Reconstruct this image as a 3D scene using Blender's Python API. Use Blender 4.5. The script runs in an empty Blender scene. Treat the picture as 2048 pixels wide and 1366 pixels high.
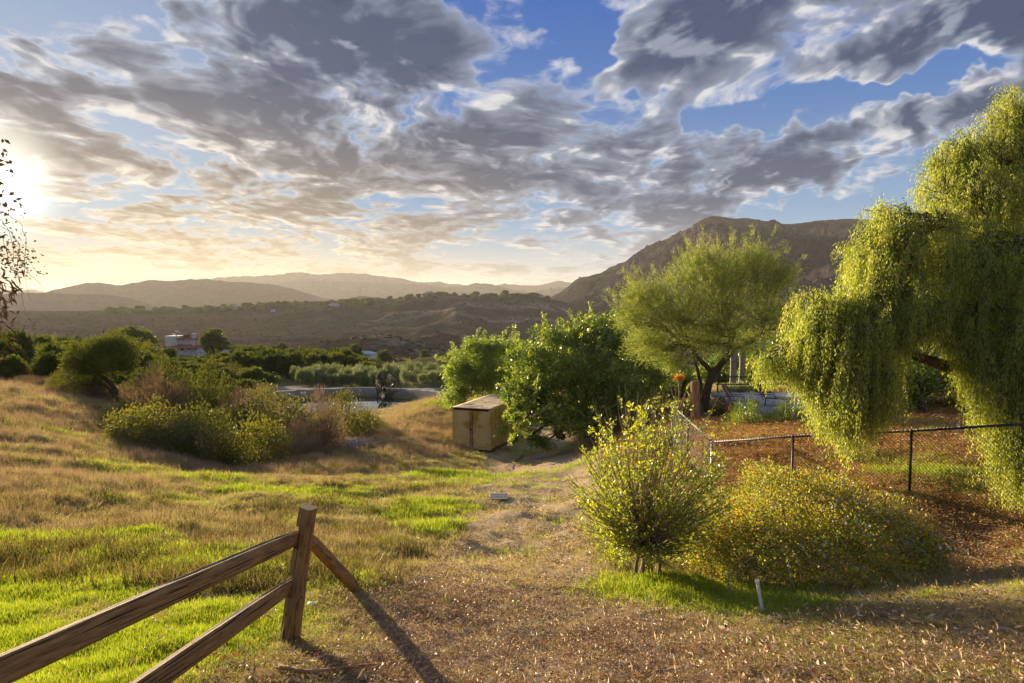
import bpy, bmesh, math, random
import numpy as np
from mathutils import Vector, Matrix
R = math.radians
rng = np.random.default_rng(7)
random.seed(7)
SC = bpy.context.scene
COL = SC.collection

# ------------------------------------------------------------------ camera
FPX = 1365.0                       # focal length in pixels of the 2048 px photograph (24 mm on 36 mm)
PITCH = math.atan(83 / FPX)
cp, sp = math.cos(PITCH), math.sin(PITCH)
cam_data = bpy.data.cameras.new('camera')
cam_data.sensor_width = 36; cam_data.lens = 24.0
cam_data.clip_start = 0.05; cam_data.clip_end = 60000
cam = bpy.data.objects.new('camera', cam_data); COL.objects.link(cam)
cam.location = (0, 0, 0); cam.rotation_euler = (math.pi / 2 - PITCH, 0, 0)
SC.camera = cam

def pdir(u, v):
    cu, cv = (u - 1024) / FPX, -(v - 683) / FPX
    return np.array([cu, cp + cv * sp, -sp + cv * cp])
def px(u, v, d):
    """world point seen at photo pixel (u, v) at depth y = d"""
    k = pdir(u, v); return k * (d / k[1])

# ------------------------------------------------------------------ light
SUN_AZ, SUN_EL = R(-37.2), R(8.3)           # left of the view axis, low
SC.view_settings.view_transform = 'Standard'
SC.view_settings.look = 'None'
SC.view_settings.gamma = 1.0
SC.view_settings.use_curve_mapping = False
SC.view_settings.exposure = 1.42
sun_d = bpy.data.lights.new('sun', 'SUN'); sun_d.energy = 5.0; sun_d.angle = R(0.6)
sun_d.color = (1.0, 0.80, 0.52)
sun = bpy.data.objects.new('sun', sun_d); COL.objects.link(sun)
SUN_DIR = Vector((math.sin(SUN_AZ) * math.cos(SUN_EL), math.cos(SUN_AZ) * math.cos(SUN_EL), math.sin(SUN_EL)))
sun.rotation_euler = SUN_DIR.to_track_quat('Z', 'Y').to_euler()
sun.location = SUN_DIR * 200

class NT:
    """small expression helper around a node tree"""
    def __init__(s, tree): s.t = tree; s.n = tree.nodes; s.l = tree.links
    def put(s, sock, v):
        if isinstance(v, bpy.types.NodeSocket): s.l.new(v, sock)
        elif v is not None:
            try: sock.default_value = v
            except Exception: sock.default_value = (*v, 1.0)
    def node(s, typ, **kw):
        n = s.n.new(typ)
        for k, v in kw.items(): setattr(n, k, v)
        return n
    def m(s, op, a, b=None, c=None, clamp=False):
        n = s.node('ShaderNodeMath', operation=op, use_clamp=clamp)
        s.put(n.inputs[0], a); s.put(n.inputs[1], b); s.put(n.inputs[2], c)
        return n.outputs[0]
    def vm(s, op, a, b=None, scale=None):
        n = s.node('ShaderNodeVectorMath', operation=op)
        s.put(n.inputs[0], a); s.put(n.inputs[1], b)
        if scale is not None: s.put(n.inputs['Scale'], scale)
        return n.outputs['Value'] if op in ('LENGTH', 'DOT_PRODUCT', 'DISTANCE') else n.outputs['Vector']
    def ss(s, x, a, b, lo=0.0, hi=1.0, kind='SMOOTHSTEP'):
        n = s.node('ShaderNodeMapRange', interpolation_type=kind)
        s.put(n.inputs['Value'], x); s.put(n.inputs['From Min'], a); s.put(n.inputs['From Max'], b)
        s.put(n.inputs['To Min'], lo); s.put(n.inputs['To Max'], hi)
        return n.outputs['Result']
    def noise(s, vec, scale, detail=4, rough=0.5, dist=0.0, color=False, dim='3D', lac=2.0):
        n = s.node('ShaderNodeTexNoise', noise_dimensions=dim)
        if vec is not None: s.put(n.inputs['Vector'], vec)
        s.put(n.inputs['Scale'], scale); s.put(n.inputs['Detail'], detail)
        s.put(n.inputs['Roughness'], rough); s.put(n.inputs['Distortion'], dist); s.put(n.inputs['Lacunarity'], lac)
        return n.outputs['Color'] if color else n.outputs['Fac']
    def vor(s, vec, scale, feature='F1', out='Distance', rnd=1.0):
        n = s.node('ShaderNodeTexVoronoi', feature=feature)
        if vec is not None: s.put(n.inputs['Vector'], vec)
        s.put(n.inputs['Scale'], scale); s.put(n.inputs['Randomness'], rnd)
        return n.outputs[out]
    def mix(s, f, a, b, blend='MIX'):
        n = s.node('ShaderNodeMix', data_type='RGBA', blend_type=blend)
        s.put(n.inputs[0], f); s.put(n.inputs[6], a); s.put(n.inputs[7], b)
        return n.outputs[2]
    def ramp(s, f, stops):
        n = s.node('ShaderNodeValToRGB'); e = n.color_ramp.elements
        while len(e) > 1: e.remove(e[-1])
        e[0].position = stops[0][0]; e[0].color = (*stops[0][1], 1)
        for p, c in stops[1:]:
            k = e.new(p); k.color = (*c, 1)
        s.put(n.inputs[0], f)
        return n.outputs[0]
    def mapping(s, vec, loc=(0, 0, 0), rot=(0, 0, 0), scale=(1, 1, 1), typ='POINT'):
        n = s.node('ShaderNodeMapping', vector_type=typ)
        s.put(n.inputs['Vector'], vec)
        n.inputs['Location'].default_value = loc; n.inputs['Rotation'].default_value = rot; n.inputs['Scale'].default_value = scale
        return n.outputs[0]
    def sep(s, v):
        n = s.node('ShaderNodeSeparateXYZ'); s.put(n.inputs[0], v); return n.outputs
    def comb(s, x, y, z):
        n = s.node('ShaderNodeCombineXYZ'); s.put(n.inputs[0], x); s.put(n.inputs[1], y); s.put(n.inputs[2], z); return n.outputs[0]

# ------------------------------------------------------------------ world: low sun sky with broken cloud streets
world = bpy.data.worlds.new('World'); SC.world = world; world.use_nodes = True
world.node_tree.nodes.clear()
W = NT(world.node_tree)
SKY_STRENGTH = 0.105
def build_sky():
    g = W.node('ShaderNodeTexCoord').outputs['Generated']
    sky = W.node('ShaderNodeTexSky', sky_type='NISHITA', sun_disc=False)
    sky.sun_elevation = SUN_EL; sky.sun_rotation = SUN_AZ; sky.altitude = 300
    sky.air_density = 1.0; sky.dust_density = 1.2; sky.ozone_density = 2.2
    x, y, z = W.sep(g)
    zc = W.m('MAXIMUM', z, 0.0)
    den = W.m('ADD', zc, 0.11)
    P = W.comb(W.m('DIVIDE', x, den), W.m('DIVIDE', y, den), 0.0)
    # angle from the sun
    cs = W.vm('DOT_PRODUCT', g, tuple(SUN_DIR))
    near = W.ss(cs, 0.84, 1.0)
    low = W.ss(z, 0.30, 0.06)
    warm = W.m('MULTIPLY', W.ss(cs, 0.70, 0.99), low)
    glow = W.m('POWER', W.ss(cs, 0.9955, 1.0, kind='LINEAR'), 2.2)
    glow2 = W.m('POWER', W.ss(cs, 0.86, 1.0, kind='LINEAR'), 3.0)
    # cloud field on a plane overhead
    warp = W.noise(P, 0.9, 3, 0.55, color=True, dim='2D')
    Pw = W.vm('ADD', P, W.vm('SCALE', W.vm('SUBTRACT', warp, (0.5, 0.5, 0.5)), scale=0.55))
    Pr = W.mapping(Pw, rot=(0, 0, R(-17)), scale=(1.0, 0.68, 1))
    n1 = W.noise(Pr, 1.75, 7, 0.60, lac=2.1, dim='2D')
    sdir = (SUN_DIR.x, SUN_DIR.y * 0.9, 0)
    off = Vector((SUN_DIR.x, SUN_DIR.y, 0)).normalized() * 0.08
    Ps = W.mapping(W.vm('ADD', Pw, tuple(off)), rot=(0, 0, R(-17)), scale=(1.0, 0.68, 1))
    n1s = W.noise(Ps, 1.75, 4, 0.60, lac=2.1, dim='2D')
    # broad masses where the afternoon cloud lies, as directions (x/y, z/y)
    yy = W.m('MAXIMUM', y, 0.02)
    G = W.comb(W.m('DIVIDE', x, yy), W.m('DIVIDE', z, yy), 0.0)
    gw = W.noise(G, 4.5, 4, 0.6, color=True, dim='2D')
    G = W.vm('ADD', G, W.vm('SCALE', W.vm('SUBTRACT', gw, (0.5, 0.5, 0.5)), scale=0.22))
    def blob(u, v, ra, rb, ang, w, hard=0.0):
        k = pdir(u, v)
        c = (k[0] / k[1], k[2] / k[1], 0)
        q = W.mapping(G, loc=c, rot=(0, 0, R(ang)), scale=(ra / FPX, rb / FPX, 1), typ='TEXTURE')
        return W.ss(W.vm('LENGTH', q), 1.25, hard, 0.0, w)
    total = None
    for b in CLOUDS:
        o = blob(*b); total = o if total is None else W.m('ADD', total, o)
    front = W.ss(y, 0.15, 0.45)
    bias = W.m('MULTIPLY', total, front)
    bias = W.m('ADD', bias, W.ss(W.sep(G)[0], 0.1, -0.35, 0.035, 0.095))
    cov = W.m('ADD', n1, bias)
    covs = W.m('ADD', n1s, bias)
    vn = W.node('ShaderNodeTexVoronoi', feature='SMOOTH_F1', voronoi_dimensions='2D'); W.put(vn.inputs['Vector'], W.mapping(Pw, rot=(0, 0, R(-17)), scale=(1, 0.75, 1)))
    vn.inputs['Scale'].default_value = 7.0; vn.inputs['Smoothness'].default_value = 0.7; vn.inputs['Detail'].default_value = 1.6; vn.inputs['Roughness'].default_value = 0.55
    puff = W.m('SUBTRACT', 0.42, vn.outputs['Distance'])
    left = W.ss(W.sep(G)[0], 0.25, -0.30, 0.22, 1.0)
    cov2 = W.m('ADD', cov, W.m('MULTIPLY', puff, W.m('MULTIPLY', left, 0.26)))
    hf = W.noise(P, 20, 5, 0.65, dim='2D')
    cov2 = W.m('ADD', cov2, W.m('MULTIPLY', W.m('SUBTRACT', hf, 0.5), W.m('MULTIPLY', left, 0.11)))
    alpha = W.ss(cov2, 0.41, 0.585)
    thick = W.ss(cov2, 0.44, 0.80, kind='LINEAR')
    lit = W.ss(W.m('SUBTRACT', cov, covs), -0.06, 0.13)
    dark = W.mix(warm, (0.016, 0.040, 0.100), (0.18, 0.145, 0.105))
    dark = W.mix(W.ss(puff, 0.05, 0.25), W.mix(0.5, dark, W.mix(warm, (0.055, 0.090, 0.18), (0.31, 0.25, 0.18))), dark)
    bright = W.mix(warm, (0.74, 0.73, 0.72), (1.0, 0.86, 0.64))
    tt = W.m('MULTIPLY', W.m('MAXIMUM', thick, 0.12), W.m('SUBTRACT', 1.0, W.m('MULTIPLY', lit, 0.8)))
    mid = W.mix(warm, (0.26, 0.30, 0.385), (0.60, 0.50, 0.38))
    ccol = W.mix(W.ss(tt, 0.14, 0.40), W.mix(W.ss(tt, 0.05, 0.21), bright, mid), W.mix(W.ss(tt, 0.30, 0.66), W.mix(0.55, mid, dark), dark))
    hz = W.ss(z, 0.15, 0.01)
    hcol = W.mix(warm, (0.50, 0.50, 0.48), (0.80, 0.63, 0.36))
    ccol = W.mix(W.m('MULTIPLY', hz, 0.5), ccol, hcol)
    base = W.mix(1.0, sky.outputs[0], (0.016, 0.024, 0.042), 'MULTIPLY')
    base = W.mix(1.0, base, (0.5, 0.47, 0.44), 'DARKEN')
    clear = W.mix(W.ss(z, 0.02, 0.45), (0.24, 0.42, 0.62), (0.006, 0.085, 0.38))
    clear = W.mix(W.ss(z, 0.15, 0.32, 0.0, 0.35), clear, (0.03, 0.19, 0.58))
    clear = W.mix(W.m('MULTIPLY', near, 0.45), clear, (0.46, 0.56, 0.62))
    base = W.mix(0.88, base, clear)
    base = W.mix(W.m('MULTIPLY', W.ss(z, 0.13, 0.0), 0.85), base, W.mix(warm, (0.60, 0.60, 0.54), (0.85, 0.66, 0.36)))
    col = W.mix(W.m('MULTIPLY', alpha, 0.95), base, ccol)
    col = W.mix(1.0, col, W.mix(glow, (0, 0, 0), (1.0, 0.95, 0.82)), 'ADD')
    col = W.mix(1.0, col, W.mix(glow2, (0, 0, 0), (0.09, 0.07, 0.04)), 'ADD')
    below = W.ss(z, 0.0, -0.05)
    col = W.mix(below, col, (0.30, 0.27, 0.20))
    k = 1.0 / SKY_STRENGTH * SKY_GAIN
    col = W.mix(1.0, col, (k, k, k), 'MULTIPLY')
    bg = W.node('ShaderNodeBackground'); W.put(bg.inputs['Color'], col); bg.inputs['Strength'].default_value = SKY_STRENGTH
    out = W.node('ShaderNodeOutputWorld'); W.l.new(bg.outputs[0], out.inputs['Surface'])
SKY_GAIN = 0.42
# (u, v, half length, half height, tilt, weight, core): + cloud, - clear
CLOUDS = [
    (620, 60, 340, 110, -8, 0.17), (800, 170, 260, 100, -30, 0.14), (680, 260, 330, 70, -15, 0.13),
    (900, 290, 260, 60, 10, 0.10), (700, 350, 300, 45, -4, 0.10), (960, 350, 260, 60, 8, 0.10),
    (1380, 50, 230, 110, 20, 0.30), (1350, 150, 200, 60, 0, 0.20), (1250, 270, 330, 50, 16, 0.17),
    (1060, 360, 240, 55, 16, 0.13), (1050, 190, 150, 50, 10, 0.08), (900, 70, 170, 120, -20, 0.22), (480, 330, 200, 60, -10, 0.05), (960, 240, 170, 70, 0, 0.12),
    (1620, 350, 330, 50, 14, 0.26), (1900, 260, 230, 34, 20, 0.20), (1330, 420, 200, 26, 10, 0.10),
    (1720, 130, 160, 55, 12, 0.20), (1910, 50, 190, 60, 18, 0.20),
    (70, 240, 230, 95, -8, 0.22), (330, 235, 120, 36, -8, 0.10), (170, 90, 240, 70, -10, 0.05), (430, 330, 260, 40, -6, 0.07),
    (600, 420, 500, 30, -3, 0.06), (300, 480, 420, 16, -2, 0.09), (760, 500, 300, 14, -2, 0.05), (120, 470, 160, 12, 0, 0.05),
    (1125, 40, 95, 85, -30, -0.36), (1080, 110, 70, 40, 0, -0.10), (1650, 235, 360, 38, 14, -0.26),
    (1900, 170, 240, 34, 14, -0.22), (1230, 385, 120, 22, 14, -0.14), (1640, 440, 300, 42, 8, -0.24),
    (1640, 20, 90, 26, 10, -0.10), (280, 20, 110, 40, -10, -0.12), (470, 290, 80, 36, 0, -0.08),
    (2040, 120, 120, 40, 16, -0.12), (150, 410, 240, 30, -4, -0.12), (1150, 500, 200, 14, 0, -0.06), (420, 155, 60, 60, 0, -0.06),
    (1900, 360, 260, 50, 14, -0.24), (1480, 270, 160, 22, 14, -0.10),
]
build_sky()
SC.render.engine = 'CYCLES'
SC.cycles.max_bounces = 6; SC.cycles.diffuse_bounces = 3; SC.cycles.glossy_bounces = 2
SC.cycles.transmission_bounces = 4; SC.cycles.volume_bounces = 0; SC.cycles.transparent_max_bounces = 6
SC.cycles.use_denoising = True
SC.cycles.sample_clamp_indirect = 6.0
try:
    SC.cycles.use_light_tree = True
except Exception: pass

# ------------------------------------------------------------------ object helpers
def tag(o, label=None, cat=None, group=None, kind=None):
    if label: o['label'] = label
    if cat: o['category'] = cat
    if group: o['group'] = group
    if kind: o['kind'] = kind
    return o
def link(o, parent=None):
    COL.objects.link(o)
    if parent is not None: o.parent = parent
    return o
def empty(name, loc, rz=0.0, label=None, cat=None, group=None):
    o = bpy.data.objects.new(name, None); o.empty_display_size = 0.2
    o.location = tuple(loc); o.rotation_euler = (0, 0, rz); link(o)
    return tag(o, label, cat, group)
def make_mesh(name, V, F, mat=None, smooth=False, attrs=None):
    V = np.asarray(V, dtype=np.float32); me = bpy.data.meshes.new(name)
    if isinstance(F, np.ndarray):
        k = F.shape[1]; nf = len(F)
        me.vertices.add(len(V)); me.vertices.foreach_set('co', V.ravel())
        me.loops.add(nf * k); me.loops.foreach_set('vertex_index', F.astype(np.int32).ravel())
        me.polygons.add(nf)
        me.polygons.foreach_set('loop_start', np.arange(0, nf * k, k, dtype=np.int32))
        try: me.polygons.foreach_set('loop_total', np.full(nf, k, dtype=np.int32))
        except Exception: pass
        me.update(calc_edges=True)
    else:
        me.from_pydata(V.tolist(), [], F); me.update()
    if attrs:
        for an, (typ, dat) in attrs.items():
            a = me.attributes.new(an, typ, 'POINT')
            a.data.foreach_set('value' if typ in ('FLOAT', 'INT') else ('vector' if typ == 'FLOAT_VECTOR' else 'color'), np.asarray(dat, dtype=np.float32 if typ != 'INT' else np.int32).ravel())
    if smooth: me.polygons.foreach_set('use_smooth', np.ones(len(me.polygons), dtype=bool))
    for m in (mat if isinstance(mat, (list, tuple)) else [mat]):
        if m is not None: me.materials.append(m)
    return me
def mobj(name, me, parent=None, loc=None):
    o = bpy.data.objects.new(name, me)
    if loc is not None: o.location = tuple(loc)
    return link(o, parent)

class MB:
    """collects simple shapes into one mesh"""
    def __init__(s): s.v = []; s.f = []
    def add(s, V, F):
        k = len(s.v); s.v += [tuple(map(float, p)) for p in V]; s.f += [tuple(int(i) + k for i in f) for f in F]; return s
    def box(s, c, size, rot=None):
        hx, hy, hz = [q / 2 for q in size]
        P = [(-hx, -hy, -hz), (hx, -hy, -hz), (hx, hy, -hz), (-hx, hy, -hz), (-hx, -hy, hz), (hx, -hy, hz), (hx, hy, hz), (-hx, hy, hz)]
        if rot is not None: P = [rot @ Vector(p) for p in P]
        P = [(p[0] + c[0], p[1] + c[1], p[2] + c[2]) for p in P]
        return s.add(P, [(0, 3, 2, 1), (4, 5, 6, 7), (0, 1, 5, 4), (1, 2, 6, 5), (2, 3, 7, 6), (3, 0, 4, 7)])
    def tube(s, pts, rad, sides=6, cap=True):
        V, F = tube_np(np.array(pts, float), np.array(rad, float) if np.ndim(rad) else np.full(len(pts), float(rad)), sides, cap)
        return s.add(V, F)
    def build(s, name, mat, parent=None, smooth=False, bevel=0.0, loc=None):
        me = make_mesh(name, s.v, s.f, mat, smooth)
        o = mobj(name, me, parent, loc)
        if bevel:
            b = o.modifiers.new('bevel', 'BEVEL'); b.width = bevel; b.segments = 2; b.limit_method = 'ANGLE'
        return o
def tube_np(P, r, sides=5, cap=False):
    n = len(P); T = np.gradient(P, axis=0); T /= np.linalg.norm(T, axis=1)[:, None] + 1e-9
    ref = np.array([0.13, 0.21, 0.97]) if abs(T[0, 2]) < 0.9 else np.array([1.0, 0.1, 0])
    A = np.cross(T, ref); A /= np.linalg.norm(A, axis=1)[:, None] + 1e-9
    B = np.cross(T, A)
    th = np.linspace(0, 2 * np.pi, sides, endpoint=False)
    V = P[:, None, :] + r[:, None, None] * (np.cos(th)[None, :, None] * A[:, None, :] + np.sin(th)[None, :, None] * B[:, None, :])
    V = V.reshape(-1, 3)
    F = []
    for i in range(n - 1):
        for j in range(sides):
            a, b = i * sides + j, i * sides + (j + 1) % sides
            F.append((a, b, b + sides, a + sides))
    if cap:
        F.append(tuple(range(sides))[::-1]); F.append(tuple(range((n - 1) * sides, n * sides)))
    return V, F
class Tubes:
    """many tubes, quads only, one mesh"""
    def __init__(s): s.V = []; s.F = []; s.n = 0
    def add(s, P, r, sides=4):
        P = np.asarray(P, float); r = np.asarray(r, float)
        if r.ndim == 0: r = np.full(len(P), float(r))
        n = len(P); T = np.gradient(P, axis=0); T /= np.linalg.norm(T, axis=1)[:, None] + 1e-9
        ref = np.array([0.13, 0.21, 0.97]) if abs(T[0, 2]) < 0.9 else np.array([1.0, 0.1, 0])
        A = np.cross(T, ref); A /= np.linalg.norm(A, axis=1)[:, None] + 1e-9
        B = np.cross(T, A); th = np.linspace(0, 2 * np.pi, sides, endpoint=False)
        V = P[:, None, :] + r[:, None, None] * (np.cos(th)[None, :, None] * A[:, None, :] + np.sin(th)[None, :, None] * B[:, None, :])
        i = np.arange(n - 1)[:, None] * sides; j = np.arange(sides)[None, :]; j2 = (j + 1) % sides
        F = np.stack([i + j, i + j2, i + j2 + sides, i + j + sides], -1).reshape(-1, 4) + s.n
        s.V.append(V.reshape(-1, 3)); s.F.append(F); s.n += n * sides
    def mesh(s, name, mat, smooth=True):
        return make_mesh(name, np.concatenate(s.V), np.concatenate(s.F), mat, smooth)

def h2(ix, iy, seed):
    n = (ix.astype(np.int64) * 374761393 + iy.astype(np.int64) * 668265263 + seed * 1442695041) & 0x7fffffff
    n = ((n ^ (n >> 13)) * 1274126177) & 0x7fffffff
    n = (n ^ (n >> 16)) & 0xffffff
    return n / float(0xffffff)
def vnoise(x, y, seed=0):
    x = np.asarray(x, float); y = np.asarray(y, float)
    ix, iy = np.floor(x), np.floor(y); fx, fy = x - ix, y - iy
    fx = fx * fx * (3 - 2 * fx); fy = fy * fy * (3 - 2 * fy)
    a, b, c, d = h2(ix, iy, seed), h2(ix + 1, iy, seed), h2(ix, iy + 1, seed), h2(ix + 1, iy + 1, seed)
    return (a * (1 - fx) + b * fx) * (1 - fy) + (c * (1 - fx) + d * fx) * fy
def fbm(x, y, oct=5, seed=0, gain=0.5):
    s = 0; a = 1; t = 0
    for k in range(oct):
        s = s + a * vnoise(x, y, seed + k * 17); t += a; a *= gain; x = x * 2.03 + 13.1; y = y * 2.03 + 7.7
    return s / t
def ridged(x, y, oct=5, seed=0, gain=0.5):
    s = 0; a = 1; t = 0
    for k in range(oct):
        s = s + a * (1 - np.abs(2 * vnoise(x, y, seed + k * 17) - 1)); t += a; a *= gain; x = x * 2.07 + 3.1; y = y * 2.07 + 5.7
    return s / t
def unit(v): return v / (np.linalg.norm(v, axis=-1, keepdims=True) + 1e-9)
def rand_dirs(n, r=None):
    r = r or rng
    return unit((r if r else rng).normal(size=(n, 3)))
def sstep(x, a, b):
    t = np.clip((x - a) / (b - a), 0, 1); return t * t * (3 - 2 * t)

# ------------------------------------------------------------------ materials
def mat_new(name):
    m = bpy.data.materials.new(name); m.use_nodes = True; m.node_tree.nodes.clear(); return m, NT(m.node_tree)
def principled(name, col=None, rough=0.8, metal=0.0, spec=0.3, fn=None, bump=None, bump_d=0.02, bump_s=0.5):
    m, N = mat_new(name)
    b = N.node('ShaderNodeBsdfPrincipled'); b.inputs['Roughness'].default_value = rough; b.inputs['Metallic'].default_value = metal
    b.inputs['Specular IOR Level'].default_value = spec
    c = fn(N) if fn else col
    N.put(b.inputs['Base Color'], c)
    if bump:
        bn = N.node('ShaderNodeBump'); bn.inputs['Distance'].default_value = bump_d; bn.inputs['Strength'].default_value = bump_s
        N.put(bn.inputs['Height'], bump(N)); N.l.new(bn.outputs[0], b.inputs['Normal'])
    o = N.node('ShaderNodeOutputMaterial'); N.l.new(b.outputs[0], o.inputs[0])
    return m
def objco(N): return N.node('ShaderNodeTexCoord').outputs['Object']
def leaf_mat(name, stops, trans=0.45, gloss=0.06, rough=0.45, tboost=1.35, inst=False, clump=0.0):
    m, N = mat_new(name)
    at = N.node('ShaderNodeAttribute', attribute_name='tint').outputs['Fac']
    if inst:
        rn = N.node('ShaderNodeObjectInfo').outputs['Random']
        at = N.m('ADD', N.m('MULTIPLY', at, 0.5), N.m('MULTIPLY', rn, 0.5))
    if clump:
        geo = N.node('ShaderNodeNewGeometry').outputs['Position']
        at = N.m('ADD', at, N.m('MULTIPLY', N.m('SUBTRACT', N.noise(geo, clump, 2, 0.5), 0.5), 0.8), clamp=True)
    c = N.ramp(at, stops)
    d = N.node('ShaderNodeBsdfDiffuse'); N.put(d.inputs[0], c)
    t = N.node('ShaderNodeBsdfTranslucent'); N.put(t.inputs[0], N.mix(1.0, c, (tboost, tboost * 1.0, tboost * 0.7), 'MULTIPLY'))
    mx = N.node('ShaderNodeMixShader'); mx.inputs[0].default_value = trans
    N.l.new(d.outputs[0], mx.inputs[1]); N.l.new(t.outputs[0], mx.inputs[2])
    g = N.node('ShaderNodeBsdfGlossy'); g.inputs['Roughness'].default_value = rough; N.put(g.inputs[0], (0.9, 0.9, 0.85))
    m2 = N.node('ShaderNodeMixShader'); m2.inputs[0].default_value = gloss
    N.l.new(mx.outputs[0], m2.inputs[1]); N.l.new(g.outputs[0], m2.inputs[2])
    o = N.node('ShaderNodeOutputMaterial'); N.l.new(m2.outputs[0], o.inputs[0])
    return m
M = {}
M['bark'] = principled('bark', fn=lambda N: N.ramp(N.noise(N.mapping(objco(N), scale=(6, 6, 1.2)), 3, 6, 0.65), [(0.3, (0.045, 0.03, 0.02)), (0.7, (0.15, 0.105, 0.07))]), rough=0.9,
                       bump=lambda N: N.noise(N.mapping(objco(N), scale=(8, 8, 1.5)), 4, 5, 0.7), bump_d=0.03)
M['twig'] = principled('twig', fn=lambda N: N.ramp(N.noise(objco(N), 3, 3), [(0.35, (0.10, 0.065, 0.035)), (0.7, (0.26, 0.18, 0.10))]), rough=0.9)
M['pale_twig'] = principled('pale_twig', fn=lambda N: N.ramp(N.noise(objco(N), 3, 3), [(0.35, (0.16, 0.11, 0.07)), (0.7, (0.40, 0.31, 0.21))]), rough=0.9)
def wood_col(N):
    c = N.node('ShaderNodeTexCoord').outputs['UV'] if False else objco(N)
    g = N.noise(N.mapping(c, scale=(1.2, 14, 14)), 5, 7, 0.62)
    base = N.ramp(g, [(0.25, (0.12, 0.062, 0.024)), (0.5, (0.30, 0.170, 0.066)), (0.75, (0.46, 0.285, 0.125))])
    k = N.noise(c, 2.2, 3, 0.5)
    base = N.mix(N.ss(k, 0.5, 0.75), base, N.mix(0.5, base, (0.16, 0.14, 0.11)))
    cr = N.noise(N.mapping(c, loc=(3, 1, 2), scale=(0.5, 26, 26)), 3, 3, 0.55)
    base = N.mix(N.ss(cr, 0.58, 0.64), base, (0.03, 0.018, 0.01))
    kn = N.vor(N.mapping(c, scale=(1.0, 3.0, 3.0)), 2.3)
    return N.mix(N.ss(kn, 0.13, 0.07), base, (0.045, 0.024, 0.012))
M['wood'] = principled('weathered_wood', fn=wood_col, rough=0.75, spec=0.3,
                       bump=lambda N: N.noise(N.mapping(objco(N), scale=(0.8, 26, 26)), 4, 6, 0.65), bump_d=0.012, bump_s=0.9)
M['black_steel'] = principled('black_steel', fn=lambda N: N.mix(N.ss(N.noise(objco(N), 6, 4), 0.52, 0.66), (0.014, 0.013, 0.013), (0.10, 0.028, 0.014)), rough=0.5, spec=0.5)
M['wire'] = principled('galvanised_wire', col=(0.035, 0.032, 0.03), rough=0.45, metal=0.5)
M['bright_wire'] = principled('bright_wire', col=(0.42, 0.43, 0.45), rough=0.4, metal=0.6)
M['dark_mesh'] = principled('dark_mesh', col=(0.03, 0.022, 0.018), rough=0.6, metal=0.3)
def paint_col(N):
    c = objco(N)
    b = N.ramp(N.noise(c, 1.1, 5, 0.6), [(0.3, (0.60, 0.40, 0.15)), (0.7, (0.76, 0.56, 0.25))])
    b = N.mix(N.ss(N.noise(N.mapping(c, loc=(5, 2, 1)), 1.3, 4, 0.55), 0.54, 0.64), b, (0.42, 0.29, 0.035))
    st = N.noise(N.mapping(c, scale=(9, 9, 0.7)), 1.6, 5, 0.6)
    b = N.mix(N.m('MULTIPLY', N.ss(st, 0.55, 0.75), 0.6), b, (0.22, 0.11, 0.04))
    r = N.noise(N.mapping(c, loc=(9, 9, 3)), 3.2, 8, 0.7)
    b = N.mix(N.ss(r, 0.63, 0.68), b, (0.10, 0.035, 0.018))
    return b
M['paint'] = principled('rusty_tan_paint', fn=paint_col, rough=0.6, spec=0.3, bump=lambda N: N.noise(objco(N), 9, 5), bump_d=0.01, bump_s=0.4)
M['rust'] = principled('rust', fn=lambda N: N.ramp(N.noise(objco(N), 4, 7, 0.7), [(0.35, (0.045, 0.016, 0.010)), (0.55, (0.13, 0.045, 0.022)), (0.75, (0.36, 0.22, 0.10))]), rough=0.9)
M['roof_paint'] = principled('sheet_roof_paint', fn=lambda N: N.mix(N.ss(N.noise(N.mapping(objco(N), scale=(1, .5, 1)), 2.0, 7, 0.7), 0.56, 0.63), N.ramp(N.noise(objco(N), 1.4, 5), [(0.3, (0.56, 0.42, 0.22)), (0.7, (0.74, 0.60, 0.36))]), (0.15, 0.06, 0.03)), rough=0.7,
                            bump=lambda N: N.noise(objco(N), 1.5, 4), bump_d=0.08, bump_s=0.5)
M['white_wall'] = principled('white_wall', fn=lambda N: N.ramp(N.noise(objco(N), 0.8, 4), [(0.3, (0.60, 0.58, 0.58)), (0.7, (0.78, 0.76, 0.74))]), rough=0.9)
M['roof_tile'] = principled('roof_tile', fn=lambda N: N.ramp(N.noise(objco(N), 2.5, 5, 0.7), [(0.3, (0.28, 0.085, 0.055)), (0.7, (0.44, 0.15, 0.095))]), rough=0.9)
M['glass'] = principled('dark_glass', col=(0.02, 0.022, 0.025), rough=0.1, spec=0.6)
M['pvc'] = principled('white_pvc', fn=lambda N: N.ramp(N.noise(objco(N), 30, 3), [(0.3, (0.62, 0.60, 0.54)), (0.7, (0.82, 0.80, 0.74))]), rough=0.5)
M['stone'] = principled('stone', fn=lambda N: N.ramp(N.noise(objco(N), 12, 5), [(0.3, (0.22, 0.20, 0.19)), (0.7, (0.48, 0.45, 0.42))]), rough=0.9)
M['paving'] = principled('paving', fn=lambda N: N.ramp(N.noise(objco(N), 1.5, 6, 0.65), [(0.3, (0.30, 0.29, 0.30)), (0.7, (0.46, 0.45, 0.46))]), rough=0.85)
M['tan_fabric'] = principled('tan_fabric', fn=lambda N: N.ramp(N.noise(objco(N), 5, 3), [(0.3, (0.32, 0.22, 0.15)), (0.7, (0.42, 0.30, 0.21))]), rough=0.9)
M['brown_metal'] = principled('brown_metal', col=(0.05, 0.03, 0.022), rough=0.5, metal=0.3)
M['red_plastic'] = principled('red_plastic', col=(0.55, 0.06, 0.03), rough=0.4)
M['teal'] = principled('teal_tarp', fn=lambda N: N.ramp(N.noise(objco(N), 4, 3), [(0.3, (0.05, 0.25, 0.33)), (0.7, (0.14, 0.42, 0.50))]), rough=0.5)
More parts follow.
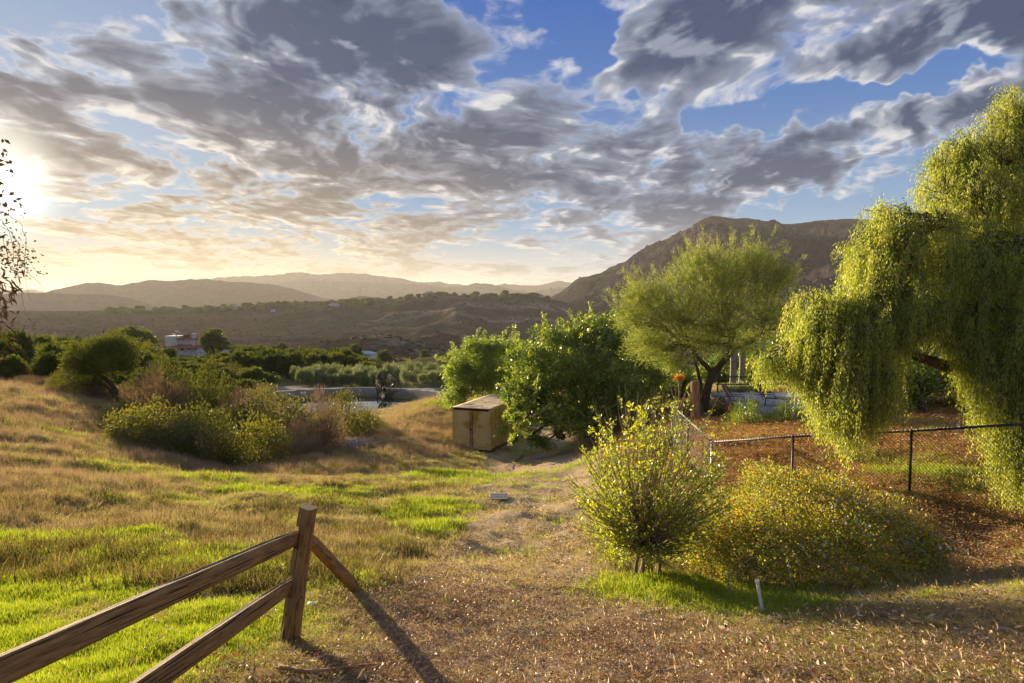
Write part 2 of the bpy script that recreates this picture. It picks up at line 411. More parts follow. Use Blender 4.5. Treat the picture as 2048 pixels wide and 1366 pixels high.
M['palm_trunk'] = principled('palm_trunk', fn=lambda N: N.ramp(N.noise(N.mapping(objco(N), scale=(1, 1, 9)), 1.2, 4, 0.7), [(0.3, (0.15, 0.13, 0.12)), (0.7, (0.42, 0.39, 0.36))]), rough=0.9)
M['stump'] = principled('stump_wood', fn=lambda N: N.ramp(N.noise(N.mapping(objco(N), scale=(8, 8, 0.8)), 1.6, 6, 0.65), [(0.3, (0.14, 0.07, 0.03)), (0.7, (0.48, 0.30, 0.15))]), rough=0.9, bump=lambda N: N.noise(N.mapping(objco(N), scale=(10, 10, 1)), 2, 4), bump_d=0.05)
# ------------------------------------------------------------------ terrain height: thin plate surface through surveyed points
CP = []
def C(*rows):
    for u, v, d in rows:
        p = px(u, v, d); CP.append((p[0] / p[1], math.log(d), p[2] / p[1]))
for a_ in (-2.6, -1.3, -0.5, 0, 0.5, 1.3, 2.6):
    CP.append((a_, math.log(1.6), -1.75 / 1.6)); CP.append((a_, math.log(2.6), -1.96 / 2.6))
C((-400, 1366, 4.0), (0, 1366, 4.0), (600, 1366, 4.1), (1024, 1366, 4.2), (1500, 1366, 4.1), (2048, 1366, 4.0), (2500, 1366, 4.0))
C((575, 1287, 5.0), (250, 1270, 5.1), (0, 1215, 6.0), (300, 1180, 6.5), (715, 1182, 6.5), (1000, 1195, 6.7), (1290, 1160, 8.2),
  (1530, 1232, 6.6), (1480, 1196, 7.6), (1700, 1198, 7.5), (2040, 1178, 6.9), (1850, 1190, 7.2), (1500, 1290, 5.3), (2000, 1280, 5.0), (1024, 1290, 5.2))
C((1600, 1130, 9.5), (1950, 1160, 8.6), (1900, 1080, 10.5), (1820, 1000, 12.5), (2048, 1000, 12.5), (1600, 1010, 13), (1950, 900, 18), (1900, 857, 22),
  (2048, 857, 22), (1650, 900, 19), (1450, 905, 20), (1500, 857, 26), (1550, 815, 33), (1900, 800, 34), (1470, 790, 40), (2048, 780, 42), (1400, 840, 30),
  (1300, 850, 34), (1300, 950, 20), (1200, 1050, 13.5), (1250, 980, 17), (2300, 900, 18), (2400, 1100, 9), (2300, 800, 36))
C((1000, 1130, 10), (1000, 1050, 14), (1050, 955, 26), (1000, 905, 40), (1150, 900, 38), (850, 990, 20), (750, 1100, 11), (560, 965, 20), (560, 948, 25),
  (450, 940, 28), (700, 905, 33), (300, 1020, 14), (300, 932, 23), (200, 880, 28), (230, 830, 33), (0, 1100, 9), (0, 1000, 13), (0, 850, 25), (0, 772, 42),
  (120, 782, 45), (250, 822, 42), (-500, 1000, 13), (-500, 850, 25), (-400, 760, 45))
C((0, 740, 80), (150, 742, 90), (300, 762, 80), (400, 778, 75), (850, 880, 40), (820, 835, 48), (870, 800, 58), (780, 848, 47), (735, 850, 55), (690, 838, 64), (950, 800, 70),
  (1100, 800, 60), (500, 850, 45), (440, 832, 52), (600, 832, 60), (-300, 735, 90))
C((600, 774, 92), (850, 776, 92), (500, 772, 90), (700, 758, 115), (850, 757, 115), (600, 748, 140), (850, 744, 150), (370, 722, 200), (200, 717, 190),
  (50, 717, 180), (368, 709, 230), (725, 724, 280), (830, 737, 200), (-300, 700, 200), (1200, 770, 110), (1500, 750, 110), (1900, 740, 110), (1200, 740, 180), (1700, 730, 180), (2200, 730, 180))
C((-200, 690, 420), (100, 700, 400), (400, 703, 400), (700, 712, 430), (950, 718, 430), (1300, 722, 430), (1700, 720, 430), (2200, 715, 430),
  (-100, 655, 900), (300, 655, 900), (600, 662, 900), (900, 652, 900), (1060, 662, 900), (1200, 676, 900), (1600, 680, 900), (2200, 680, 900))
C((-100, 622, 1350), (200, 622, 1350), (400, 618, 1350), (600, 608, 1350), (800, 600, 1350), (980, 591, 1350), (1060, 592, 1350), (1130, 612, 1350), (1250, 632, 1350), (1700, 645, 1350), (2200, 645, 1350))
for a_ in (-1.2, -0.6, 0, 0.6, 1.2):
    for d_, t_ in ((2200, -0.030), (4000, -0.018), (8000, -0.008), (14000, -0.004)):
        CP.append((a_, math.log(d_), t_))
CPA = np.array(CP)
def tps_fit(A, sx=2.2):
    X = A[:, :2] * [sx, 1.0]; n = len(X)
    r2 = ((X[:, None] - X[None]) ** 2).sum(-1)
    K = 0.5 * r2 * np.log(r2 + 1e-12); K[np.diag_indices(n)] += 2e-3
    Pm = np.c_[np.ones(n), X]; L = np.block([[K, Pm], [Pm.T, np.zeros((3, 3))]])
    w = np.linalg.solve(L, np.r_[A[:, 2] , 0, 0, 0])
    return X, w, sx
# fit z relative to a smooth trend: work with depression angle, which keeps every surveyed point on its pixel
TX, TW, TSX = tps_fit(CPA)
def tps_eval(a, s):
    out = np.empty(a.size); a = a.ravel(); s = s.ravel()
    for i in range(0, a.size, 20000):
        q = np.c_[a[i:i + 20000] * TSX, s[i:i + 20000]]
        r2 = ((q[:, None] - TX[None]) ** 2).sum(-1)
        out[i:i + 20000] = (0.5 * r2 * np.log(r2 + 1e-12)) @ TW[:-3] + TW[-3] + q @ TW[-2:]
    return out
POND_C = np.array([-19.0, 76.5]); POND_R = (10.5, 8.5); POND_Z = -11.95
def ground_z(x, y, detail=True):
    x = np.atleast_1d(np.asarray(x, float)); y = np.atleast_1d(np.asarray(y, float))
    ys = np.maximum(y, 1.6)
    a = np.clip(x / ys, -2.6, 2.6); s = np.log(ys)
    z = tps_eval(a, s).reshape(x.shape) * ys
    # open hill country beyond the gardens
    far = sstep(y, 240, 420) * (1 - sstep(y, 5000, 9000))
    amp = np.clip(y * 0.020, 0, 17) * (1 - 0.75 * sstep(y, 1150, 1500))
    r = ridged(x / 210 + 3, y / 170, 4, 5, 0.42) - 0.58
    r2 = fbm(x / 70, y / 60, 4, 9) - 0.5
    z = z + far * amp * (r * 2.1 + r2 * 1.0) * (0.25 + 0.75 * sstep(x / ys, -0.45, -0.1))
    # spurs at the valley head
    # mounds
    def mound(cx, cy, rx, ry, h):
        return h * np.exp(-((x - cx) / rx) ** 2 - ((y - cy) / ry) ** 2)
    p = px(850, 735, 200); z = z + mound(p[0] + 4, 205, 15, 16, 3.6)
    p = px(740, 700, 420); z = z + mound(p[0], 430, 42, 38, 10.0)
    if detail:
        near = 1 - sstep(y, 90, 220)
        z = z + near * ((fbm(x * 0.55, y * 0.55, 4, 21) - 0.5) * 0.52 * sstep(ys, 3, 14) + (fbm(x * 2.3, y * 2.3, 3, 31) - 0.5) * 0.12)
    # pond basin
    q = np.sqrt(((x - POND_C[0]) / POND_R[0]) ** 2 + ((y - POND_C[1]) / POND_R[1]) ** 2)
    bowl = POND_Z - 1.4 + 2.3 * sstep(q, 0.55, 1.12)
    rim = POND_Z + 0.80
    tgt = np.where(q < 1.12, bowl, rim)
    w = 1 - sstep(q, 1.22, 1.55)
    nearside = sstep(POND_C[1] - y, 2.0, 7.0)       # the near bank stays natural ground
    w2 = np.where(q < 1.0, 1.0, w * (1 - nearside) + (1 - sstep(q, 1.0, 1.18)) * nearside)
    z = z * (1 - w2) + tgt * w2
    return z
def gz(x, y): return float(ground_z(np.array([x]), np.array([y]))[0])
def gpx(u, d, dz=0.0):
    """ground point straight below photo column u at depth d"""
    x = px(u, 700, d)[0]; return np.array([x, d, gz(x, d) + dz])
def gray(u, v, dmin=2.5, dmax=600):
    """first ground point met by the ray through photo pixel (u, v)"""
    k = pdir(u, v); k = k / k[1]
    d = np.exp(np.linspace(math.log(dmin), math.log(dmax), 700))
    zz = ground_z(k[0] * d, d); i = np.argmax(k[2] * d < zz)
    return np.array([k[0] * d[i], d[i], zz[i]])

def in_ell(x, y, cx, cy, rx, ry, ang=0.0, soft=0.35):
    c, s_ = math.cos(ang), math.sin(ang); X = (x - cx) * c + (y - cy) * s_; Y = -(x - cx) * s_ + (y - cy) * c
    return 1 - sstep(np.sqrt((X / rx) ** 2 + (Y / ry) ** 2), 1 - soft, 1 + soft)
def pix_ell(x, y, u, v, d, ru, rd, soft=0.45):
    """ellipse on the ground: centre seen at (u, ..) at depth d, half width ru photo px, half depth rd metres"""
    cx = (u - 1024) / FPX * d
    return in_ell(x, y, cx, d, ru / FPX * d, rd, 0, soft)
def covers(x, y):
    """cover fractions: green grass, dry grass, litter, bare path"""
    n = fbm(x * 0.9, y * 0.9, 4, 41); n2 = fbm(x * 0.28, y * 0.28, 4, 43); n3 = fbm(x * 3.1, y * 3.1, 3, 47)
    g = np.zeros_like(x)
    for e in [(60, 0, 5.0, 520, 2.0), (250, 0, 8.0, 300, 1.6), (560, 0, 7.0, 190, 1.1), (100, 0, 9.6, 300, 0.7), (350, 0, 20, 190, 1.6), (560, 0, 18.0, 120, 0.9), (800, 0, 16.5, 150, 1.4),
              (120, 0, 26, 120, 1.5), (940, 0, 17.5, 80, 1.2), (850, 0, 13.0, 70, 0.8), (1900, 0, 14.3, 130, 1.5), (1380, 0, 7.5, 260, 0.9), (880, 0, 54, 60, 3.5), (1800, 0, 17, 90, 1),
              (990, 0, 26, 160, 3.0), (160, 0, 38, 30, 5)]:
        g = np.maximum(g, pix_ell(x, y, *e[:5]))
    green = np.clip(g * (0.30 + 2.6 * (n - 0.30)) * (0.7 + .8 * (n3 - .2)) + 0.55 * sstep(n, 0.56, 0.72) * (y < 60), 0, 1)
    lit = np.zeros_like(x)
    for e in [(1000, 0, 4.2, 480, 1.6), (1500, 0, 4.3, 700, 1.9), (950, 0, 6.2, 260, 1.3), (2000, 0, 5.2, 500, 1.6), (1250, 0, 5.6, 350, 1.1), (600, 0, 4.2, 220, 0.5), (1980, 0, 9.5, 200, 2.2)]:
        lit = np.maximum(lit, pix_ell(x, y, *e[:5]))
    lit = np.clip(lit * (0.35 + 1.6 * (n - 0.25)), 0, 1)
    path = np.zeros_like(x)
    cx = np.interp(y, [4, 7, 10, 14, 20, 26, 33, 40], [0.2, 0.05, 0.0, 0.25, 0.9, 1.2, 1.4, 1.0])
    wd = np.interp(y, [4, 7, 10, 14, 20, 30, 40], [1.5, 1.7, 1.5, 1.6, 2.4, 3.2, 3.4])
    path = (1 - sstep(np.abs(x - cx) / wd, 0.55, 1.25)) * (y < 48) * (y > 3)
    path = np.clip(path * (0.75 + 0.7 * n3), 0, 1)
    return green, lit, path, n, n2

def ground_colour(x, y, z):
    green, lit, path, n, n2 = covers(x, y)
    def c(r, g, b): return np.array([r, g, b])[None, :]
    col = np.ones((x.size, 1)) * c(0.30, 0.215, 0.105)                       # dry straw soil
    col = col * (0.72 + 0.6 * n[:, None])
    t = np.clip(1.6 * (n2 - 0.35), 0, 1)[:, None]; col = col * (1 - t) + c(0.34, 0.235, 0.135) * t * (0.7 + 0.6 * n[:, None])
    t = path[:, None] * 0.95; col = col * (1 - t) + c(0.50, 0.375, 0.245) * (0.7 + 0.6 * n[:, None]) * t
    t = green[:, None]; col = col * (1 - t) + c(0.21, 0.24, 0.045) * (0.7 + 0.6 * n[:, None]) * t
    t = lit[:, None] * 0.8; col = col * (1 - t) + c(0.38, 0.27, 0.175) * (0.5 + 1.0 * n[:, None]) * t
    # orange brown needle litter inside the fenced yard and in the hollow
    yard = sstep(x, 3.0, 5.5) * sstep(y, 8.0, 9.5) * (1 - sstep(y, 40, 60)) * (1 - green)
    t = yard[:, None] * 0.9; col = col * (1 - t) + c(0.46, 0.25, 0.10) * (0.6 + 0.8 * n[:, None]) * t
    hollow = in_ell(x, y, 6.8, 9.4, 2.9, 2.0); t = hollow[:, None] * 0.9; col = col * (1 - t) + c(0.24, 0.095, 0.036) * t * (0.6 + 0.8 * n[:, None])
    # groves: dark leaf soil
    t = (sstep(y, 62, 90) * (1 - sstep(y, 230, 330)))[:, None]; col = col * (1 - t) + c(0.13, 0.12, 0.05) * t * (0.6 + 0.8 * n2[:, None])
    # pond banks and ring road
    q = np.sqrt(((x - POND_C[0]) / POND_R[0]) ** 2 + ((y - POND_C[1]) / POND_R[1]) ** 2)
    farside = sstep(y, 71, 75)
    t = (sstep(q, 0.9, 1.0) * (1 - sstep(q, 1.22, 1.30)) * farside)[:, None]; col = col * (1 - t) + c(0.23, 0.195, 0.175) * t * (0.8 + 0.4 * n[:, None])
    t = (sstep(q, 1.12, 1.15) * (1 - sstep(q, 1.22, 1.27)) * farside)[:, None]; col = col * (1 - t) + c(0.50, 0.46, 0.41) * t
    road = 1 - sstep(np.abs((y - 90.5) - 0.02 * (x + 20) ** 2 * 0.15), 1.0, 1.8); road *= sstep(x, -45, -41) * (1 - sstep(x, -11, -7)); road = road * (q > 1.25)
    t = road[:, None]; col = col * (1 - t) + c(0.46, 0.41, 0.36) * t
    # valley: dry chaparral, pale spurs
    far = sstep(y, 250, 380)[:, None]
    k = fbm(x / 60, y / 45, 5, 61); k2 = ridged(x / 190 + 3, y / 150, 5, 5, 0.48); k3 = fbm(x / 14, y / 12, 4, 67)
    b = c(0.085, 0.058, 0.046) * (0.6 + 0.9 * k[:, None])
    t = (sstep(k2, 0.62, 0.76) * sstep(k, 0.40, 0.6) * sstep(x, -350, 40))[:, None] * 0.85; b = b * (1 - t) + c(0.32, 0.245, 0.18) * t
    t = (sstep(k3, 0.52, 0.62) * 0.75)[:, None]; b = b * (1 - t) + c(0.036, 0.038, 0.020) * t
    t = (sstep(y, 1120, 1260) * 0.7)[:, None]; b = b * (1 - t) + c(0.035, 0.045, 0.018) * t
    tr = np.abs(ridged(x / 120 + 9, y / 110 + 4, 2, 77) - 0.93); t = ((1 - sstep(tr, 0.002, 0.006)) * 0.3 * (y < 1000) * (x > -60))[:, None]; b = b * (1 - t) + c(0.30, 0.24, 0.18) * t
    col = col * (1 - far) + b * far
    return np.clip(col, 0, 1)
def ground_mat():
    m, N = mat_new('ground_soil')
    g = N.node('ShaderNodeNewGeometry').outputs['Position']
    a = N.node('ShaderNodeAttribute', attribute_name='cover').outputs['Color']
    f1 = N.noise(g, 9.0, 8, 0.7); f2 = N.noise(g, 0.35, 6, 0.6); f3 = N.noise(g, 0.03, 8, 0.65)
    k = N.m('ADD', N.m('MULTIPLY', f1, 0.95), N.m('ADD', N.m('MULTIPLY', f2, 0.5), N.m('MULTIPLY', f3, 0.55)))
    c = N.mix(1.0, a, N.comb(k, k, k), 'MULTIPLY')
    fr = N.ss(N.vm('LENGTH', g), 240, 420)
    sp1 = N.ss(N.noise(g, 0.16, 5, 0.7), 0.50, 0.60); sp2 = N.ss(N.noise(g, 0.42, 3, 0.6), 0.48, 0.60)
    c = N.mix(N.m('MULTIPLY', fr, N.m('MULTIPLY', sp1, 0.65)), c, (0.024, 0.024, 0.013)); c = N.mix(N.m('MULTIPLY', fr, N.m('MULTIPLY', sp2, 0.5)), c, (0.03, 0.026, 0.016))
    hs = N.node('ShaderNodeHueSaturation'); N.put(hs.inputs['Hue'], N.ss(N.noise(g, 2.0, 4), 0.3, 0.7, 0.488, 0.512)); N.put(hs.inputs['Color'], c)
    b = N.node('ShaderNodeBsdfDiffuse')
    N.l.new(hs.outputs[0], b.inputs['Color'])
    bp = N.node('ShaderNodeBump'); bp.inputs['Distance'].default_value = 0.05; bp.inputs['Strength'].default_value = 0.7
    N.put(bp.inputs['Height'], N.noise(g, 14, 6, 0.7)); 
    bp2 = N.node('ShaderNodeBump'); bp2.inputs['Distance'].default_value = 5.0; bp2.inputs['Strength'].default_value = 0.6
    N.put(bp2.inputs['Height'], N.noise(g, 0.035, 7, 0.62)); N.l.new(bp.outputs[0], bp2.inputs['Normal'])
    dist = N.vm('LENGTH', g)
    N.put(bp2.inputs['Strength'], N.ss(dist, 250, 500, 0.0, 0.12))
    N.l.new(bp2.outputs[0], b.inputs['Normal'])
    o = N.node('ShaderNodeOutputMaterial'); N.l.new(b.outputs[0], o.inputs[0]); return m
M['ground'] = ground_mat()
def build_ground():
    A = np.r_[np.linspace(-2.6, -1.0, 40, endpoint=False), np.linspace(-1.0, 1.0, 560), np.linspace(1.0, 2.6, 41)[1:]]
    S = np.exp(np.linspace(math.log(1.6), math.log(14000), 760))
    yb = np.array([-60.0, -30, -15, -8, -4, -2, 0])
    xb = A[None, :] * 1.6 * (1 + np.abs(np.minimum(yb, 0) - 1.6)[:, None])
    X = np.concatenate([xb, A[None, :] * S[:, None]]); Y = np.concatenate([np.repeat(yb[:, None], len(A), 1), np.repeat(S[:, None], len(A), 1)])
    Z = ground_z(X.ravel(), Y.ravel())
    Zb = Z.reshape(X.shape)
    for i in range(len(yb)): Zb[i] = -1.75 + 0.012 * (1.6 - yb[i])
    V = np.c_[X.ravel(), Y.ravel(), Zb.ravel()]
    nr, nc = X.shape
    i = np.arange(nr - 1)[:, None] * nc; j = np.arange(nc - 1)[None, :]
    F = np.stack([i + j, i + j + 1, i + j + 1 + nc, i + j + nc], -1).reshape(-1, 4)
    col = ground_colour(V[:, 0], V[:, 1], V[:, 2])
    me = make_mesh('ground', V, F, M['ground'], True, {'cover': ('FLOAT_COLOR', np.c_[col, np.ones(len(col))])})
    tag(mobj('ground', me), kind='structure')
build_ground()

# pond water
def build_pond():
    m, N = mat_new('pond_water')
    b = N.node('ShaderNodeBsdfPrincipled'); b.inputs['Base Color'].default_value = (0.02, 0.03, 0.012, 1); b.inputs['Roughness'].default_value = 0.04
    b.inputs['Specular IOR Level'].default_value = 1.0; b.inputs['IOR'].default_value = 1.7
    bp = N.node('ShaderNodeBump'); bp.inputs['Distance'].default_value = 0.01; bp.inputs['Strength'].default_value = 0.08
    N.put(bp.inputs['Height'], N.noise(N.mapping(objco(N), scale=(1, 3, 1)), 1.5, 3)); N.l.new(bp.outputs[0], b.inputs['Normal'])
    o = N.node('ShaderNodeOutputMaterial'); N.l.new(b.outputs[0], o.inputs[0])
    th = np.linspace(0, 2 * np.pi, 72, endpoint=False); k = 1.07
    V = np.c_[POND_C[0] + POND_R[0] * k * np.cos(th), POND_C[1] + POND_R[1] * k * np.sin(th), np.full(72, POND_Z)]
    me = make_mesh('pond_water', V, [tuple(range(72))], m)
    tag(mobj('pond_water', me), kind='structure')
build_pond()

# ------------------------------------------------------------------ mountain and far ridges: real terrain with their own distance
def hill_mat(name, c1, c2, rock=None, sc=0.01, bd=12):
    m, N = mat_new(name); g = N.node('ShaderNodeNewGeometry'); p = g.outputs['Position']
    n = N.noise(p, sc, 9, 0.62); f = N.noise(p, sc * 7, 6, 0.65)
    c = N.mix(N.ss(n, 0.38, 0.62), c1, c2)
    rd_ = N.noise(N.mapping(p, rot=(0, 0, 0.5), scale=(1, 0.45, 0.35)), sc * 2.6, 6, 0.7)
    c = N.mix(N.m('MULTIPLY', N.ss(N.m('ABSOLUTE', N.m('SUBTRACT', rd_, 0.5)), 0.035, 0.0), 0.5), c, tuple(q * 2.4 for q in c1))
    c = N.mix(N.m('MULTIPLY', N.ss(f, 0.45, 0.62), 0.6), c, tuple(q * 0.42 for q in c1))
    if rock:
        v = N.vor(p, 0.055); z = N.sep(p)[2]
        k = N.m('MULTIPLY', N.ss(N.noise(p, 0.09, 5, 0.7), 0.57, 0.64), N.m('MULTIPLY', N.ss(z, 70, 150), N.ss(N.noise(p, 0.008, 3), 0.42, 0.6)))
        c = N.mix(k, c, rock)
    b = N.node('ShaderNodeBsdfDiffuse')
    N.put(b.inputs['Color'], c)
    bp = N.node('ShaderNodeBump'); bp.inputs['Distance'].default_value = bd; bp.inputs['Strength'].default_value = 0.6; N.put(bp.inputs['Height'], N.noise(p, sc * 2.5, 8, 0.6))
    N.l.new(bp.outputs[0], b.inputs['Normal'])
    o = N.node('ShaderNodeOutputMaterial'); N.l.new(b.outputs[0], o.inputs[0]); return m
def ridge(name, sky, D, front, back, mat, nx=600, ny=80, rough=0.02, seed=1, foot=-0.022, gully=0.25, gs=0.1, u0=None, u1=None, sharp=1.3):
    """terrain whose crest stands at depth D and follows the skyline polyline"""
    us = np.array([s[0] for s in sky], float); vs = np.array([s[1] for s in sky], float)
    U = np.linspace(us[0], us[-1], nx)
    # smooth-ish crest
    vv = np.interp(U, us, vs); ker = np.ones(max(3, nx // 70)); ker /= ker.sum()
    vp = np.pad(vv, len(ker), mode='edge'); vv = np.convolve(vp, ker, 'same')[len(ker):-len(ker)]
    kk = np.array([pdir(u, v) for u, v in zip(U, vv)]); ax = kk[:, 0] / kk[:, 1]; tz = kk[:, 2] / kk[:, 1]
    Dc = D * (1 + 0.06 * (fbm(ax * 3 + seed, ax * 0, 3, seed) - 0.5) * 2)
    H = tz * Dc
    H = H + (ridged(ax * 22 + seed, ax * 0 + 5, 5, seed, 0.6) - 0.6) * rough * D * 0.25
    q = np.r_[np.linspace(-1, 0, ny), np.linspace(0, 1, ny // 3)[1:]]
    Dd = np.where(q[:, None] < 0, Dc[None, :] + q[:, None] * front, Dc[None, :] + q[:, None] * back)
    X = ax[None, :] * Dd; Y = Dd
    base = foot * D
    prof = (1 - np.abs(q)) ** sharp
    lo = np.minimum(base, H - 1)
    Z = lo[None, :] + (H - lo)[None, :] * prof[:, None]
    w = (np.clip(-q * 6, 0, 1) * np.clip((1 + q) * 3, 0, 1))[:, None]
    g = ridged(X / (gs * D) * 1.0 + seed * 3 + Y / (gs * D) * 0.25, Y / (gs * D * 2.6), 6, seed + 3, 0.55) - 0.62
    Z = Z + g * w * (H - lo)[None, :] * gully
    edge = np.minimum(np.linspace(0, 1, nx), np.linspace(1, 0, nx)) * 12
    V = np.c_[X.ravel(), Y.ravel(), Z.ravel()]; nr, nc = X.shape
    i = np.arange(nr - 1)[:, None] * nc; j = np.arange(nc - 1)[None, :]
    F = np.stack([i + j, i + j + 1, i + j + 1 + nc, i + j + nc], -1).reshape(-1, 4)
    o = mobj(name, make_mesh(name, V, F, mat, True)); tag(o, kind='structure')
    return (U, H, Dc, X, Y, Z)
M['mountain'] = hill_mat('chaparral_mountain', (0.040, 0.032, 0.035), (0.018, 0.019, 0.021), rock=(0.24, 0.21, 0.19), sc=0.012, bd=14)
M['hill'] = hill_mat('dry_hill', (0.055, 0.045, 0.034), (0.034, 0.034, 0.024), sc=0.008, bd=20)
M['far_hill'] = hill_mat('far_hill', (0.055, 0.05, 0.042), (0.04, 0.04, 0.034), sc=0.004, bd=50)
MTN = ridge('mountain', [(860, 655), (960, 632), (1040, 612), (1090, 600), (1130, 577), (1150, 556), (1192, 550), (1250, 521), (1320, 483), (1372, 462), (1392, 444), (1410, 435), (1440, 433), (1500, 437), (1562, 448),
                (1600, 445), (1650, 438), (1740, 440), (1800, 455), (1900, 490), (2040, 560), (2300, 600), (2700, 640)], 1900, 1250, 900, M['mountain'], nx=620, ny=230, seed=4, rough=0.02, foot=-0.030, gully=0.55, gs=0.075, sharp=1.15)
ridge('hills', [(-500, 600), (-200, 596), (20, 606), (60, 598), (100, 580), (170, 567), (200, 565), (240, 571), (262, 566), (300, 561), (400, 559), (470, 562), (540, 567), (590, 578), (640, 594), (700, 606), (790, 618)], 3600, 900, 1200, M['hill'], seed=11, gully=0.2)
ridge('hills', [(-500, 575), (-100, 584), (0, 588), (60, 586), (130, 588), (200, 588), (240, 592), (280, 602), (320, 616), (360, 626)], 2700, 600, 700, M['hill'], seed=12, gully=0.2)
ridge('hills', [(400, 600), (480, 588), (560, 566), (600, 560), (680, 562), (740, 567), (790, 571), (830, 567), (870, 571), (920, 573), (960, 568), (1000, 573), (1060, 581), (1100, 577), (1160, 572), (1300, 580)], 5600, 1400, 1500, M['far_hill'], seed=13, gully=0.2, rough=0.035)
ridge('hills', [(600, 620), (680, 600), (720, 593), (800, 597), (900, 600), (980, 600), (1100, 600)], 2600, 500, 500, M['hill'], seed=15, gully=0.2)
ridge('hills', [(300, 580), (400, 560), (460, 552), (520, 550), (560, 550), (600, 547), (640, 549), (700, 548), (760, 552), (820, 561), (880, 566), (960, 571), (1060, 568), (1135, 563), (1250, 566), (1400, 570)], 6800, 1200, 1200, M['far_hill'], seed=14, gully=0.15, rough=0.03)
ridge('hills', [(-700, 590), (-400, 585), (-100, 580), (40, 578), (120, 584), (260, 588), (420, 590)], 7000, 1200, 1200, M['far_hill'], seed=16, gully=0.15)

# air
def build_haze():
    m, N = mat_new('haze_air')
    v = N.node('ShaderNodeVolumePrincipled'); v.inputs['Density'].default_value = HAZE_DENSITY; v.inputs['Anisotropy'].default_value = 0.2
    v.inputs['Color'].default_value = (0.96, 0.92, 0.86, 1)
    o = N.node('ShaderNodeOutputMaterial'); N.l.new(v.outputs[0], o.inputs['Volume'])
    b = MB(); b.box((0, 7500, 130), (75000, 16200, 340)); ob = b.build('haze', m); tag(ob, kind='stuff')
HAZE_DENSITY = 6.2e-5
build_haze()
# ------------------------------------------------------------------ foliage builders
def leaves_np(P, D, L, Wd, seed=0, roll=None):
    """one rhombic leaf per row: P base, D direction, L length, Wd width"""
    n = len(P); r = np.random.default_rng(seed)
    D = unit(D); U = r.normal(size=(n, 3))
    S = unit(np.cross(D, U)); Nn = np.cross(S, D)
    L = np.broadcast_to(L, (n,))[:, None]; Wd = np.broadcast_to(Wd, (n,))[:, None]
    bend = Nn * L * 0.12
    V = np.stack([P, P + D * L * 0.45 + S * Wd * 0.5 + bend, P + D * L, P + D * L * 0.45 - S * Wd * 0.5 + bend], 1).reshape(-1, 3)
    F = np.arange(n * 4, dtype=np.int32).reshape(-1, 4)
    return V, F
def leaf_mesh(name, P, D, L, Wd, tint, mat, seed=0):
    V, F = leaves_np(P, D, L, Wd, seed)
    return make_mesh(name, V, F, mat, False, {'tint': ('FLOAT', np.repeat(np.clip(tint, 0, 1), 4))})
def bez(a, b, c, d, n):
    t = np.linspace(0, 1, n)[:, None]
    return (1 - t) ** 3 * a + 3 * (1 - t) ** 2 * t * b + 3 * (1 - t) * t * t * c + t ** 3 * d
def limb(a, b, r0, r1, n=9, up=0.3, wob=0.06, rg=None):
    rg = rg or rng; a = np.asarray(a, float); b = np.asarray(b, float); L = np.linalg.norm(b - a)
    p = bez(a, a + (b - a) * 0.3 + [0, 0, up * L * 0.6], a + (b - a) * 0.7 + [0, 0, up * L * 0.25], b, n)
    w = rg.normal(size=(n, 3)) * wob * L * 0.4; w[0] = 0; w[-1] = 0
    return p + w, np.linspace(r0, r1, n)
